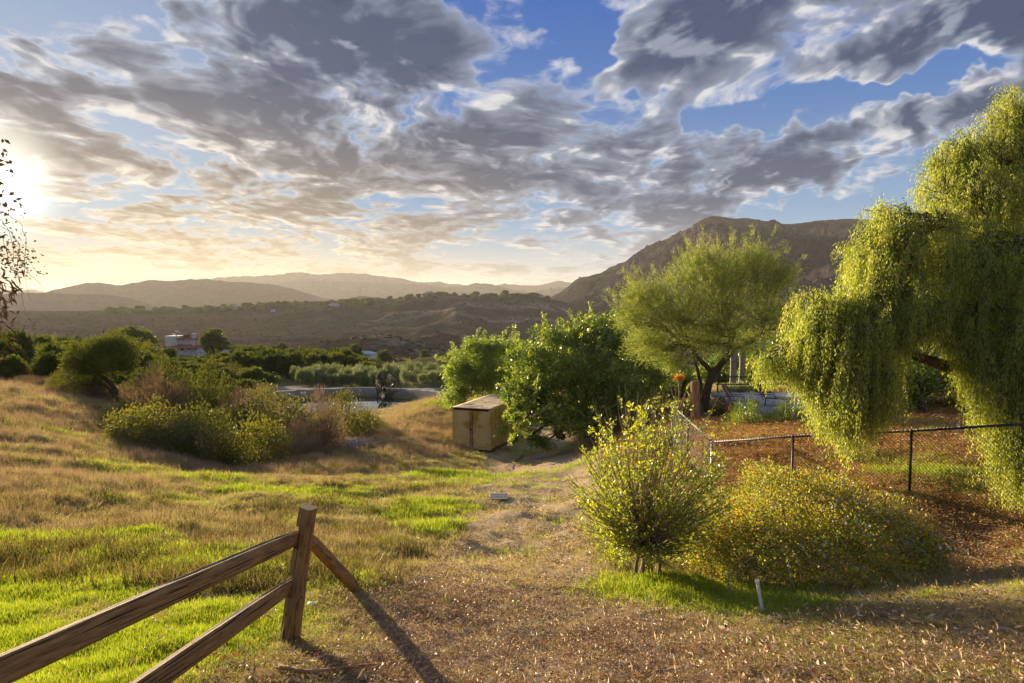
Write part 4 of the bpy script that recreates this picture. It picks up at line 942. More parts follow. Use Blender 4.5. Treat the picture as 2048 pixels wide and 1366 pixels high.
def leaning_oak():
    rg = np.random.default_rng(77); base = gpx(245, 44.0); T = Tubes(); d = 44
    pts = np.array([base - [0, 0, .3], px(243, 808, d), px(236, 790, d), px(225, 772, d), px(212, 758, d), px(198, 748, d)]); T.add(pts, [0.24, 0.20, 0.18, 0.16, 0.14, 0.11], 8)
    l2 = np.array([px(238, 812, d), px(228, 790, d), px(214, 772, d + .5), px(190, 765, d + 1)]); T.add(l2, [0.12, 0.10, 0.08, 0.05], 6)
    rows = [(200, 715, 44, 62, 28, 1.8), (235, 700, 45, 45, 24, 1.6), (175, 745, 44, 42, 28, 1.5), (180, 775, 44.5, 35, 22, 1.3), (225, 735, 43, 42, 22, 1.4), (160, 720, 45, 25, 20, 1.0)]
    P, D, L, Wd, t, T2 = crown_tree(lobes_px(rows), base, pts[-1], 230, 26000, 0.13, 0.06, rg, trunk_r=0.12, sub_r=0.38, trunk_pts=1)
    off = T.n; T2.V = T.V + T2.V; T2.F = T.F + [f + off for f in T2.F]
    finish_tree('oak_tree', 'leaning oak with a bent bare trunk standing at the top of the left meadow', 'tree', base, (P, D, L, Wd, t, T2), 'leaf_grove', seed=77)
leaning_oak()
for i, (k, u, d, w, h, lab) in enumerate([('scrub', 75, 50, 90, 44, 'dark scrub bush left of the leaning oak, farthest left of its row'), ('scrub', 128, 49, 80, 48, 'dark scrub bush close to the left of the leaning oak'), ('avocado', 165, 48, 70, 60, 'dense dark bush under the left side of the leaning oak'),
        ('brush', 205, 47, 90, 46, 'dry brown brush directly under the leaning oak'), ('scrub', 262, 46.5, 90, 62, 'olive scrub bush just right of the leaning trunk'), ('avocado', 290, 50, 80, 84, 'dense dark bush right behind the leaning trunk'), ('scrub', 350, 50, 110, 80, 'ragged bush between the leaning oak and the thicket top'),
        ('brush', 160, 43, 110, 26, 'low dry brush in the grass in front of the leaning oak, left side'), ('brush', 60, 44, 120, 22, 'low dry brush along the top edge of the left meadow'), ('brush', 270, 38, 90, 30, 'low dry brush at the left end of the thicket')]):
    plant_px(k, 'scrub_bush' if k != 'brush' else 'dry_bush', lab, u, 0, d, w, h)

# hillside trees at left and groves beyond the pond
def where_left(u, d):
    look = 'tall' if d < 70 else ('rounded' if d < 115 else 'small')
    if u < 60: spot = 'at the far left, behind the overhanging twigs'
    elif u < 150: spot = 'on the hillside left of the leaning oak'
    elif u < 260: spot = 'on the hillside behind the leaning oak'
    elif u < 340: spot = 'on the slope between the leaning oak and the villa'
    elif u < 425: spot = 'on the slope below the white villa'
    else: spot = 'on the slope right of the villa'
    depth = ', nearest rank' if d < 62 else (', second rank' if d < 80 else (', middle ranks' if d < 120 else ', near the skyline'))
    return look + ' bushy tree ' + spot + depth
def where_orchard(u, d):
    row = ['first', 'second', 'third', 'fourth', 'fifth', 'last'][int(np.argmin([abs(d - k) for k in (112, 122, 134, 147, 161, 176)]))]
    side = 'left end' if u < 560 else ('middle' if u < 660 else 'right end')
    return 'rounded dark orchard tree, ' + row + ' row beyond the pond, ' + side + ' of the row'
def where_olive(u, d):
    row = 'front' if d < 101.5 else ('second' if d < 107.5 else 'back')
    return 'silvery olive tree in the ' + row + ' row behind the pond, ' + ('left of the satellite dish' if u < 755 else ('behind the satellite dish' if u < 800 else 'between dish and container trees'))
def where_ridge(u, d):
    for k, t in ((300, 'at the hazy left end of the middle ridge'), (450, 'left of the lone white ridge house'), (560, 'just right of the lone white ridge house'), (680, 'before the long low ridge house'), (800, 'on the ridge above the orchard'), (900, 'beside the house at the middle of the ridge'), (1000, 'in the dark grove at the ridge top'), (2000, 'near the ridge end at the mountain foot')):
        if u < k: return 'dark distant tree ' + t
def slope_tree(u, d, hpx, wpx, kind, name, label, group):
    if name == 'hillside_tree': label = where_left(u, d)
    elif name == 'orchard_tree': label = where_orchard(u, d)
    elif name == 'olive_tree': label = where_olive(u, d)
    elif name == 'ridge_tree': label = where_ridge(u, d)
    g = gpx(u, d, -0.1 if d < 600 else -1.0); h = hpx / FPX * d; r = wpx / 2 / FPX * d
    return plant(kind, name, label, g, r, r * (0.8 + 0.4 * rng.random()), h, group=group, cat='tree')
HILL_LOOK = ['bushy', 'rounded', 'spreading', 'ragged', 'low', 'upright']
for d, u0, u1, du, hp, wp in [(52, -150, 120, 44, 60, 62), (58, -150, 215, 44, 72, 66), (58, 290, 500, 38, 40, 52), (66, -160, 250, 42, 76, 64), (66, 265, 520, 36, 46, 52), (75, -160, 500, 38, 66, 60), (86, -170, 515, 34, 62, 54), (98, -170, 500, 30, 58, 48),
                              (112, -180, 480, 27, 56, 43), (128, -180, 480, 24, 52, 38), (146, -190, 480, 22, 46, 34), (166, -190, 480, 20, 42, 30), (188, -200, 330, 18, 38, 28)]:
    for u in np.arange(u0, u1, du):
        uu = u + rng.uniform(-.4, .4) * du; dd = d * rng.uniform(.96, 1.04)
        if 335 < uu < 425 and dd > 100: hq = .62
        elif uu > 300: hq = .75
        else: hq = 1.0
        if 335 < uu < 425 and dd > 150: continue
        slope_tree(uu, dd, hp * rng.uniform(.7, 1.25) * hq, wp * rng.uniform(.85, 1.3), 'scrub' if rng.random() < .15 else 'avocado', 'hillside_tree', 'bushy green tree in the dense growth on the left hillside', 'trees covering the left hillside')
for d, du, hp, wp in [(112, 23, 56, 36), (122, 21, 55, 34), (134, 19, 54, 32), (147, 17.5, 50, 29), (161, 16, 48, 27), (176, 15, 42, 25)]:
    for u in np.arange(478, 752, du):
        edge = np.interp(u, [478, 700, 752], [1.0, 0.95, 0.45])
        if d < 120 and u > 600: continue
        slope_tree(u + rng.uniform(-3, 3), d * rng.uniform(.99, 1.01), hp * rng.uniform(.85, 1.1) * edge, wp * rng.uniform(.95, 1.15), 'avocado', 'orchard_tree', 'rounded dark green orchard tree in the rows beyond the pond', 'orchard trees planted beyond the pond')
for d, du, hp, wp, ua, ub in [(99, 16, 34, 21, 600, 755), (104, 15, 36, 20, 590, 760), (109, 14, 36, 19, 610, 780), (99, 17, 34, 22, 812, 900), (106, 16, 34, 20, 800, 905), (113, 15, 36, 19, 790, 910)]:
    for u in np.arange(ua, ub, du):
        slope_tree(u + rng.uniform(-3, 3), d * rng.uniform(.98, 1.02), hp * rng.uniform(.75, 1.15), wp * rng.uniform(.9, 1.2), 'olive', 'olive_tree', 'silvery green olive tree in the rows behind the pond road', 'olive trees behind the pond road')
for a in [('avocado', 'big round dark tree on the left skyline, left of the white house', 265, 205, 70, 84, 0), ('avocado', 'large dark tree with an uneven crown just right of the white house', 430, 215, 62, 62, 1), ('avocado', 'small round tree right of the large tree by the white house', 467, 215, 30, 26, 2),
          ('avocado', 'dark round tree standing alone in the valley above the pale green house', 712, 285, 34, 30, 3), ('avocado', 'spreading tree with layered top on the left skyline', 88, 150, 60, 44, 0), ('avocado', 'bright green bush at the near side of the pond road', 500, 84, 50, 50, 1),
          ('scrub', 'yellowish bush at the left end of the pond road', 450, 72, 60, 40, 1), ('avocado', 'dark tree between the olives and the brown mound', 735, 118, 38, 40, 2), ('avocado', 'grey green tree right of the pale green house in the valley', 770, 250, 30, 34, 1), ('avocado', 'green tree at the foot of the brown mound', 960, 125, 60, 60, 2)]:
    slope_tree(a[2], a[3], a[4], a[5], a[0], 'lone_tree', a[1], None)
for u in (548, 562, 610, 640, 850, 900): slope_tree(u, 300, 24 * rng.uniform(.7, 1.2), 22, 'avocado', 'valley_tree', 'small tree down in the valley beyond the orchard', 'small trees in the valley')
# trees along the middle ridge
def ridge_v(u): return np.interp(u, [0, 60, 150, 220, 320, 400, 480, 560, 650, 700, 800, 880, 1000, 1090], [620, 620, 628, 622, 615, 617, 612, 608, 603, 600, 601, 592, 588, 586])
for i in range(190):
    u = rng.choice([rng.uniform(215, 470), rng.uniform(380, 900), rng.uniform(380, 900), rng.uniform(860, 1110)]); d = rng.uniform(1180, 1340)
    slope_tree(u, d, rng.uniform(6, 12), rng.uniform(9, 20), 'avocado', 'ridge_tree', 'dark distant tree on the wooded middle ridge', 'distant trees along the middle ridge')
# brush speckling the open hills and the mountain flank
def far_brush():
    rg = np.random.default_rng(91)
    ic = bmesh.new(); bmesh.ops.create_icosphere(ic, subdivisions=1, radius=1.0); bv = np.array([v.co[:] for v in ic.verts]); bf = np.array([[v.index for v in f.verts] for f in ic.faces]); ic.free()
    a = rg.uniform(-0.85, 0.75, 9000); y = np.exp(rg.uniform(math.log(255), math.log(1250), 9000)); x = a * y
    keep = fbm(x / 45, y / 40, 4, 95) + 0.25 * rg.random(9000) > 0.54; x, y = x[keep], y[keep]; z = ground_z(x, y)
    U, H, Dc, X, Y, Z = MTN
    i = rg.integers(int(X.shape[0] * .25), int(X.shape[0] * .78), 5200); j = rg.integers(0, X.shape[1], 5200)
    k2 = fbm(X[i, j] / 60, Y[i, j] / 60, 4, 96) > 0.48; i, j = i[k2], j[k2]
    C_ = np.concatenate([np.c_[x, y, z], np.c_[X[i, j] + rg.normal(size=len(i)) * 3, Y[i, j], Z[i, j]]]); n = len(C_)
    s = (rg.uniform(0.7, 1.9, n) * (1 + 0.35 * (C_[:, 1] > 900)))[:, None, None]
    V = C_[:, None, :] + bv[None] * s * (1 + 0.35 * rg.normal(size=(n, len(bv), 1))) * [1, 1, 0.75]
    F = (bf[None] + (np.arange(n) * len(bv))[:, None, None]).reshape(-1, 3)
    m = principled('distant_brush', fn=lambda N: N.ramp(N.noise(N.node('ShaderNodeNewGeometry').outputs['Position'], 0.05, 3), [(0.35, (0.030, 0.032, 0.016)), (0.65, (0.060, 0.055, 0.030))]), rough=0.95, spec=0.05)
    me = make_mesh('hillside_brush', V.reshape(-1, 3), F, m, True); tag(mobj('hillside_brush', me), kind='stuff')
far_brush()

# ------------------------------------------------------------------ yellow green shrub near the middle
def yellow_shrub():
    rg = np.random.default_rng(55); d0 = 8.5; base = gray(1290, 1158); d0 = base[1]
    T = Tubes(); P, D, t = [], [], []
    def ctr(u, v, dd=0): return px(u, v, d0 + dd)
    for s in range(7):
        o = base + [rg.uniform(-.16, .16), rg.uniform(-.12, .12), -0.05]
        T.add([o, o + [rg.normal() * .04, rg.normal() * .04, .28], o + [rg.normal() * .08, rg.normal() * .08, .55]], [0.028, 0.022, 0.018], 6)
    tips = []
    for i in range(380):
        th = rg.uniform(-0.12, 1.14) * np.pi; r = rg.random() ** 0.40
        u = 1308 + 178 * r * math.cos(th); v = 978 - 206 * r * math.sin(th) * (1.0 if math.cos(th) < .4 else 0.94) + 55 * (1 - r)
        if rg.random() < 0.30: u = rg.uniform(1190, 1425); v = rg.uniform(1010, 1150 - abs(u - 1295) * .25)
        tips.append((u, v, rg.normal() * 0.55))
    for u, v, dd in [(1237, 742, .1), (1250, 735, 0), (1262, 800, 0), (1385, 770, .2), (1398, 800, .3), (1440, 790, .3), (1180, 800, 0), (1175, 830, 0), (1365, 765, .3), (1465, 800, .3)]: tips.append((u, max(v, 768), dd))
    hubs = [base + [rg.normal() * .12, rg.normal() * .10, rg.uniform(.35, .7)] for _ in range(12)]
    for u, v, dd in tips:
        b = ctr(u, v, dd); h = hubs[rg.integers(12)]
        m = h + (b - h) * 0.5 + [0, 0, -0.10] + rg.normal(size=3) * 0.05
        n = 9; tt = np.linspace(0, 1, n)[:, None]; q = (1 - tt) ** 2 * h + 2 * (1 - tt) * tt * m + tt ** 2 * b + rg.normal(size=(n, 3)) * 0.008
        T.add(q, np.linspace(0.0075, 0.0022, n), 4)
        ln = np.linalg.norm(b - h)
        for k in range(3):
            i0 = rg.integers(3, n - 1); e = q[i0] + (unit(b - h) * .5 + unit(rg.normal(size=3)) * .6 + [0, 0, .25]) * rg.uniform(.12, .3)
            T.add([q[i0], (q[i0] + e) / 2 + rg.normal(size=3) * .01, e], [0.0032, 0.0024, 0.0014], 3)
            m_ = int(rg.integers(4, 14)); s_ = rg.random((m_, 1)); P.append(q[i0] + (e - q[i0]) * s_ + rg.normal(size=(m_, 3)) * 0.012); D.append(unit(e - q[i0]) * .6 + unit(rg.normal(size=(m_, 3))) * .8 + [0, 0, .2]); t.append(np.clip(rg.random() * .5 + rg.random(m_) * .3 + .09 * (v < 900), 0, 1))
        m_ = int(9 + 20 * rg.random()); s_ = rg.uniform(0.55, 1.0, (m_, 1)); i = (s_[:, 0] * (n - 1.01)).astype(int)
        P.append(q[i] + rg.normal(size=(m_, 3)) * 0.02); D.append(unit(b - h) * .6 + unit(rg.normal(size=(m_, 3))) * .8 + [0, 0, .2]); t.append(np.clip(rg.random() * .5 + rg.random(m_) * .3 + .09 * (v < 900), 0, 1))
    P = np.concatenate(P); D = np.concatenate(D); t = np.concatenate(t)
    L = 0.040 * (.6 + .8 * rg.random(len(P))); print('shrub leaves', len(P))
    root = empty('flowering_shrub', base, 0, 'tall thin-stemmed shrub with bright yellow-green leaves beside the bare path', 'shrub')
    me = T.mesh('stems', M['pale_twig']); me.transform(Matrix.Translation(-Vector(base))); mobj('stems', me, root)
    mobj('foliage', leaf_mesh('foliage', P - base, D, L, L * 0.5, t, M['leaf_yellow'], 55), root)
yellow_shrub()

def lantana():
    rg = np.random.default_rng(56); base = gray(1640, 1150)
    rows = [(1470, 1060, 9.3, 70, 62, .9), (1560, 1020, 9.9, 80, 55, 1.0), (1640, 1010, 10.1, 75, 52, 1.0), (1720, 1050, 9.8, 75, 55, 1.0), (1790, 1080, 9.3, 62, 55, .9), (1560, 1100, 8.9, 90, 60, .9), (1660, 1100, 8.9, 90, 62, .9), (1750, 1130, 8.6, 70, 55, .8),
            (1440, 1120, 8.8, 55, 50, .7), (1500, 1150, 8.3, 70, 36, .6), (1600, 1160, 8.2, 75, 40, .6), (1690, 1165, 8.1, 70, 34, .6), (1830, 1130, 8.8, 45, 35, .6), (1400, 1085, 9.2, 45, 50, .7), (1545, 965, 10.8, 60, 25, .6), (1860, 1105, 9.0, 30, 24, .4)]
    lob = lobes_px(rows)
    P, D, L, Wd, t, T = crown_tree(lob, base, base + [0, 0.4, .3], 620, 50000, 0.036, 0.021, rg, trunk_r=0.012, sub_r=0.42, outward=.5, twig_r=0.0045, shell=.35, updir=.25)
    # arching shoots
    P2, D2, T2 = [], [], []
    for i in range(760):
        c, r = lob[rg.integers(len(lob))]; d = unit(rg.normal(size=3)); d[2] = abs(d[2]) * .7; a = c + d * r * .5; b = c + d * r * rg.uniform(1.1, 2.0) + [0, 0, -.05]
        if d[1] > 0 and d[2] < .2: continue
        n = 7; tt = np.linspace(0, 1, n)[:, None]; q = a + (b - a) * tt + [0, 0, .16] * (4 * tt * (1 - tt)) ; T.add(q, np.linspace(.004, .0016, n), 3)
        m_ = 26; s_ = rg.random(m_); k = (s_ * (n - 1.01)).astype(int); P2.append(q[k] + rg.normal(size=(m_, 3)) * .02); D2.append(unit(b - a) * .6 + unit(rg.normal(size=(m_, 3)))); T2.append(np.clip(rg.random() * .6 + rg.random(m_) * .3 - (.15 if b[0] > 4.8 else 0), 0, 1))
    P2 = np.concatenate(P2); k = len(P2); P = np.concatenate([P, P2]); D = np.concatenate([D] + D2); t = np.concatenate([t] + T2); L = np.r_[L, .032 * (.6 + .8 * rg.random(k))]; Wd = np.r_[Wd, .018 * (.6 + .8 * rg.random(k))]
    root = finish_tree('lantana_bush', 'wide spreading thorny bush with rust and green leaves and small pale lilac flowers', 'bush', base, (P, D, L, Wd, t, T), 'leaf_lantana', 'pale_twig', seed=56)
    # dense dark stems inside keep it opaque
    fm = principled('lilac_petals', col=(0.62, 0.55, 0.70), rough=.7)
    b = MB()
    for i in range(9):
        a = i * 2.4; r = .011 * math.sqrt(i / 9 + .05) * 1.4; b.add([(r * math.cos(a) + .006 * math.cos(k * 2.09), r * math.sin(a) + .006 * math.sin(k * 2.09), .004 - r * .3) for k in range(3)], [(0, 1, 2)])
    fme = make_mesh('flower', b.v, b.f, fm)
    for i in range(120):
        j = rg.choice([0, 1, 2, 3, 4, 5, 6, 13, 14, 1, 2]); c, r = lob[j]; d = unit(rg.normal(size=3)); d[2] = abs(d[2]); d[1] = -abs(d[1])
        o = mobj('flower', fme, root, Vector(c + d * r * rg.uniform(1.0, 1.2)) - Vector(base)); o.rotation_euler = (rg.normal() * .5 + .5, rg.normal() * .5, 0); s = rg.uniform(.8, 1.5); o.scale = (s, s, s)
lantana()
# small plants round the patio
for a in [('hedge', 'low dark rosemary hedge along the patio edge', 1500, 27, 96, 60, 'hedge_bush'), ('hedge', 'low dark rosemary hedge continuing right toward the weeping strands', 1575, 26.5, 96, 54, 'hedge_bush'), ('scrub', 'leafy plant at the foot of the forked trunk', 1440, 31, 50, 50, 'garden_plant'),
          ('olive', 'pale silvery shrub behind the lounge chair', 1480, 38, 60, 36, 'garden_plant'), ('scrub', 'green plant below the orange flower stalks', 1385, 31, 60, 60, 'garden_plant'), ('avocado', 'yellow-green palm-like plant right of the palm trunks', 1515, 40, 46, 80, 'garden_plant'),
          ('scrub', 'dark shrub beside the teal float at the far right', 1860, 29, 110, 60, 'garden_plant'), ('scrub', 'reedy green shrub under the bamboo pole', 1925, 28, 80, 70, 'garden_plant'), ('scrub', 'low shrub behind the yellow-green shrub, near the fence corner', 1330, 24, 120, 70, 'garden_plant'),
          ('scrub', 'dark shrub at the foot of the big dense tree', 1290, 34, 110, 80, 'garden_plant'), ('brush', 'dry bush at the foot of the bank on the far right', 1520, 12, 60, 30, 'dry_bush')]:
    plant_px(a[0], a[6], a[1], a[2], 0, a[3], a[4], a[5])
# ------------------------------------------------------------------ split rail fence
def wobble_beam(a, b, w0, w1, h0, h1, seed, n=14, roll=0.0, point=0.0):
    """rough hewn rail from a to b with rounded, uneven section"""
    rg = np.random.default_rng(seed); a = np.array(a, float); b = np.array(b, float); L = np.linalg.norm(b - a)
    sec = [(-.5, -.30), (-.34, -.5), (.30, -.5), (.5, -.34), (.5, .26), (.30, .5), (.06, .46), (-.30, .5), (-.5, .22)]
    m = len(sec); V, F = [], []
    for i in range(n):
        t = i / (n - 1); w = w0 + (w1 - w0) * t; h = h0 + (h1 - h0) * t
        e = 1 - point * (max(0, 1 - t / .10) if t < .10 else (max(0, (t - .90) / .10) if t > .90 else 0))
        bow = .010 * math.sin(3.1 * t * 2 + seed)
        for k, (y, z) in enumerate(sec):
            j = 1 + .05 * math.sin(k * 2.1 + t * 5 + seed) + rg.normal() * .018
            V.append((t * L, y * w * j * e + bow, z * h * j * (1 - (1 - e) * .5) + bow * .7))
    for i in range(n - 1):
        for k in range(m): a0 = i * m + k; b0 = i * m + (k + 1) % m; F.append((a0, b0, b0 + m, a0 + m))
    F.append(tuple(range(m))[::-1]); F.append(tuple(range((n - 1) * m, n * m)))
    X = (b - a) / L; Y = np.cross([0, 0, 1], X); Y /= np.linalg.norm(Y); Z = np.cross(X, Y)
    Mx = Matrix(((X[0], Y[0], Z[0], a[0]), (X[1], Y[1], Z[1], a[1]), (X[2], Y[2], Z[2], a[2]), (0, 0, 0, 1)))
    return V, F, Mx
def beam_obj(name, mat, root, *args, **kw):
    V, F, Mx = wobble_beam(*args, **kw); me = make_mesh(name, V, F, mat, False); o = mobj(name, me, root)
    o.matrix_local = root.matrix_world.inverted() @ Mx if False else Matrix.Translation(-Vector(root.location)) @ Mx
    bv = o.modifiers.new('bevel', 'BEVEL'); bv.width = .006; bv.segments = 2; bv.limit_method = 'ANGLE'; bv.angle_limit = R(25)
    return o
def rail_fence():
    d = 4.95; pb = gray(577, 1285); d = pb[1]; base = px(577, 1292, d); top = px(617, 1014, d - .05)
    root = empty('split_rail_fence', base, 0, 'weathered brown split-rail fence with two rails and a leaning end rail at the lower left', 'fence')
    def post(bp, tp, seed):
        bp = bp - (tp - bp) * .22 + np.array([0, 0, .25])
        # rail direction decides slot axis
        V, F, Mx = wobble_beam(bp - np.array([0, 0, .25]), tp, .135, .105, .125, .115, seed, n=12)
        return make_mesh('post', V, F, M['wood'], False), Mx
    def place(bp, tp, seed, slots):
        me, Mx = post(np.array(bp), np.array(tp), seed); o = mobj('post', me, root); o.matrix_local = Matrix.Translation(-Vector(base)) @ Mx
        for c, ax in slots:      # mortises cut right through the post
            ax = Vector(ax).normalized(); q = ax.to_track_quat('X', 'Z').to_matrix().to_4x4()
            cb = MB().box((0, 0, 0), (.5, .052, .17)); cm = make_mesh('cut', cb.v, cb.f, M['wood']); co = mobj('cut', cm); co.matrix_world = Matrix.Translation(Vector(c)) @ q
            bm_ = o.modifiers.new('mortise', 'BOOLEAN'); bm_.object = co; bm_.operation = 'DIFFERENCE'; bm_.solver = 'EXACT'
            bpy.context.view_layer.update(); dg = bpy.context.evaluated_depsgraph_get(); nm = bpy.data.meshes.new_from_object(o.evaluated_get(dg))
            o.modifiers.clear(); o.data = nm; nm.name = 'post'; bpy.data.objects.remove(co)
        bv = o.modifiers.new('bevel', 'BEVEL'); bv.width = .005; bv.segments = 2; bv.limit_method = 'ANGLE'; bv.angle_limit = R(25)
        return o
    r1 = px(604, 1070, d); r1e = px(-2, 1342, 2.95)
    r2 = px(588, 1166, d); r2e = px(300, 1366, 3.62)
    dir1 = unit(r1e - r1); dir2 = unit(r2e - r2)
    e1 = r1 + dir1 * 2.95; e2 = r2 + dir2 * 2.95
    place(base, top, 3, [(r1, dir1), (r2, dir2)])
    b2 = np.array([(e1[0] + e2[0]) / 2, (e1[1] + e2[1]) / 2, gz((e1[0] + e2[0]) / 2, (e1[1] + e2[1]) / 2)])
    place(b2, [b2[0] - .02, b2[1], e1[2] + .2], 4, [(e1, dir1), (e2, dir2)])
    beam_obj('rail', M['wood'], root, r1 - dir1 * .03, e1 + dir1 * .03, .062, .075, .125, .15, 5, point=.5)
    beam_obj('rail', M['wood'], root, r2 - dir2 * .03, e2 + dir2 * .03, .065, .08, .125, .15, 6, point=.5)
    f = gray(716, 1180); f = f + [0, 0, -.02]; st = px(624, 1082, d + .07)
    beam_obj('fallen_rail', M['wood'], root, st - unit(f - st) * .04, f, .07, .08, .105, .10, 7, point=.55)
    # bolt holes and bark scab on the post
    b = MB()
    for uv in ((573, 1228), (601, 1195)): b.tube([px(uv[0], uv[1], d - .075) - base, px(uv[0], uv[1], d - .068) - base], .012, 8)
    b.build('bolt', M['rust'], root)
rail_fence()

# ------------------------------------------------------------------ chain link fence
def chain_link():
    A = [px(2075, 846, 10.6), px(1823, 862, 12.5), px(1586, 873, 14.0), px(1424, 884, 15.6)]
    B = [px(1424, 884, 15.6), px(1376, 840, 19.0), px(1345, 812, 23.0)]
    root = empty('chain_link_fence', (A[3][0], A[3][1], gz(A[3][0], A[3][1])), 0, 'black chain-link garden fence with thin round posts behind the flowering bush', 'fence')
    o0 = np.array(root.location)
    A = [np.array(p) for p in A]; B = [np.array(p) for p in B]
    def run(pts, bright):
        # the side run keeps its galvanised colour
        mt = M['bright_wire'] if bright else M['wire']
        b = MB(); P = [p - o0 for p in pts]; b.tube(P, .021, 8); b.build('top_rail', M['black_steel'], root, True)
        T = Tubes(); pitch = .066
        for a, c in zip(pts[:-1], pts[1:]):
            L = np.linalg.norm((c - a)[:2]); n = int(L / pitch)
            for k in range(n + 1):
                f = k / n; top = a + (c - a) * f; hgt = top[2] - gz(top[0], top[1]) - .03
                m = max(4, int(hgt / (pitch * .5))); zz = top[2] - np.arange(m + 1) * pitch * .5; s = ((np.arange(m + 1) + (k % 2 if False else 0)) % 2) * (pitch / L) * 1.0
                hx = (c - a)[:2]; nrm = np.array([-hx[1], hx[0]]) / L
                Q = np.c_[top[0] + hx[0] * s + nrm[0] * .004 * (-1) ** np.arange(m + 1), top[1] + hx[1] * s + nrm[1] * .004 * (-1) ** np.arange(m + 1), zz]
                T.add(Q - o0, .0017 if bright else .0060, 3)
        o = mobj('wire_mesh', T.mesh('wire_mesh', mt, False), root)
        T = Tubes()      # ties over the rail
        for a, c in zip(pts[:-1], pts[1:]):
            L = np.linalg.norm(c - a); n = int(L / .066)
            for k in range(n):
                p = a + (c - a) * (k + .5) / n - o0
                T.add([p + [0, -.026, -.01], p + [0, -.020, .026], p + [0, .022, .024], p + [0, .026, -.01]], .0045, 3)
        tag(mobj('wire_knuckles', T.mesh('wire_knuckles', M['bright_wire'] if bright or True else None, False), root), kind='stuff')
    run(A, False); run(B, True)
    for i, p in enumerate(A[:3] + [A[3]] + B[1:]):
        g = gz(p[0], p[1]); q = p - o0; b = MB(); b.tube([(q[0], q[1], g - o0[2] - .2), (q[0], q[1], q[2] - .02)], .024 if i < 3 else .028, 10)
        b.tube([(q[0], q[1], q[2] - .02), (q[0], q[1], q[2] + .03)], .032, 10); b.build('post', M['bright_wire'] if i == 3 else M['black_steel'], root, True)
chain_link()

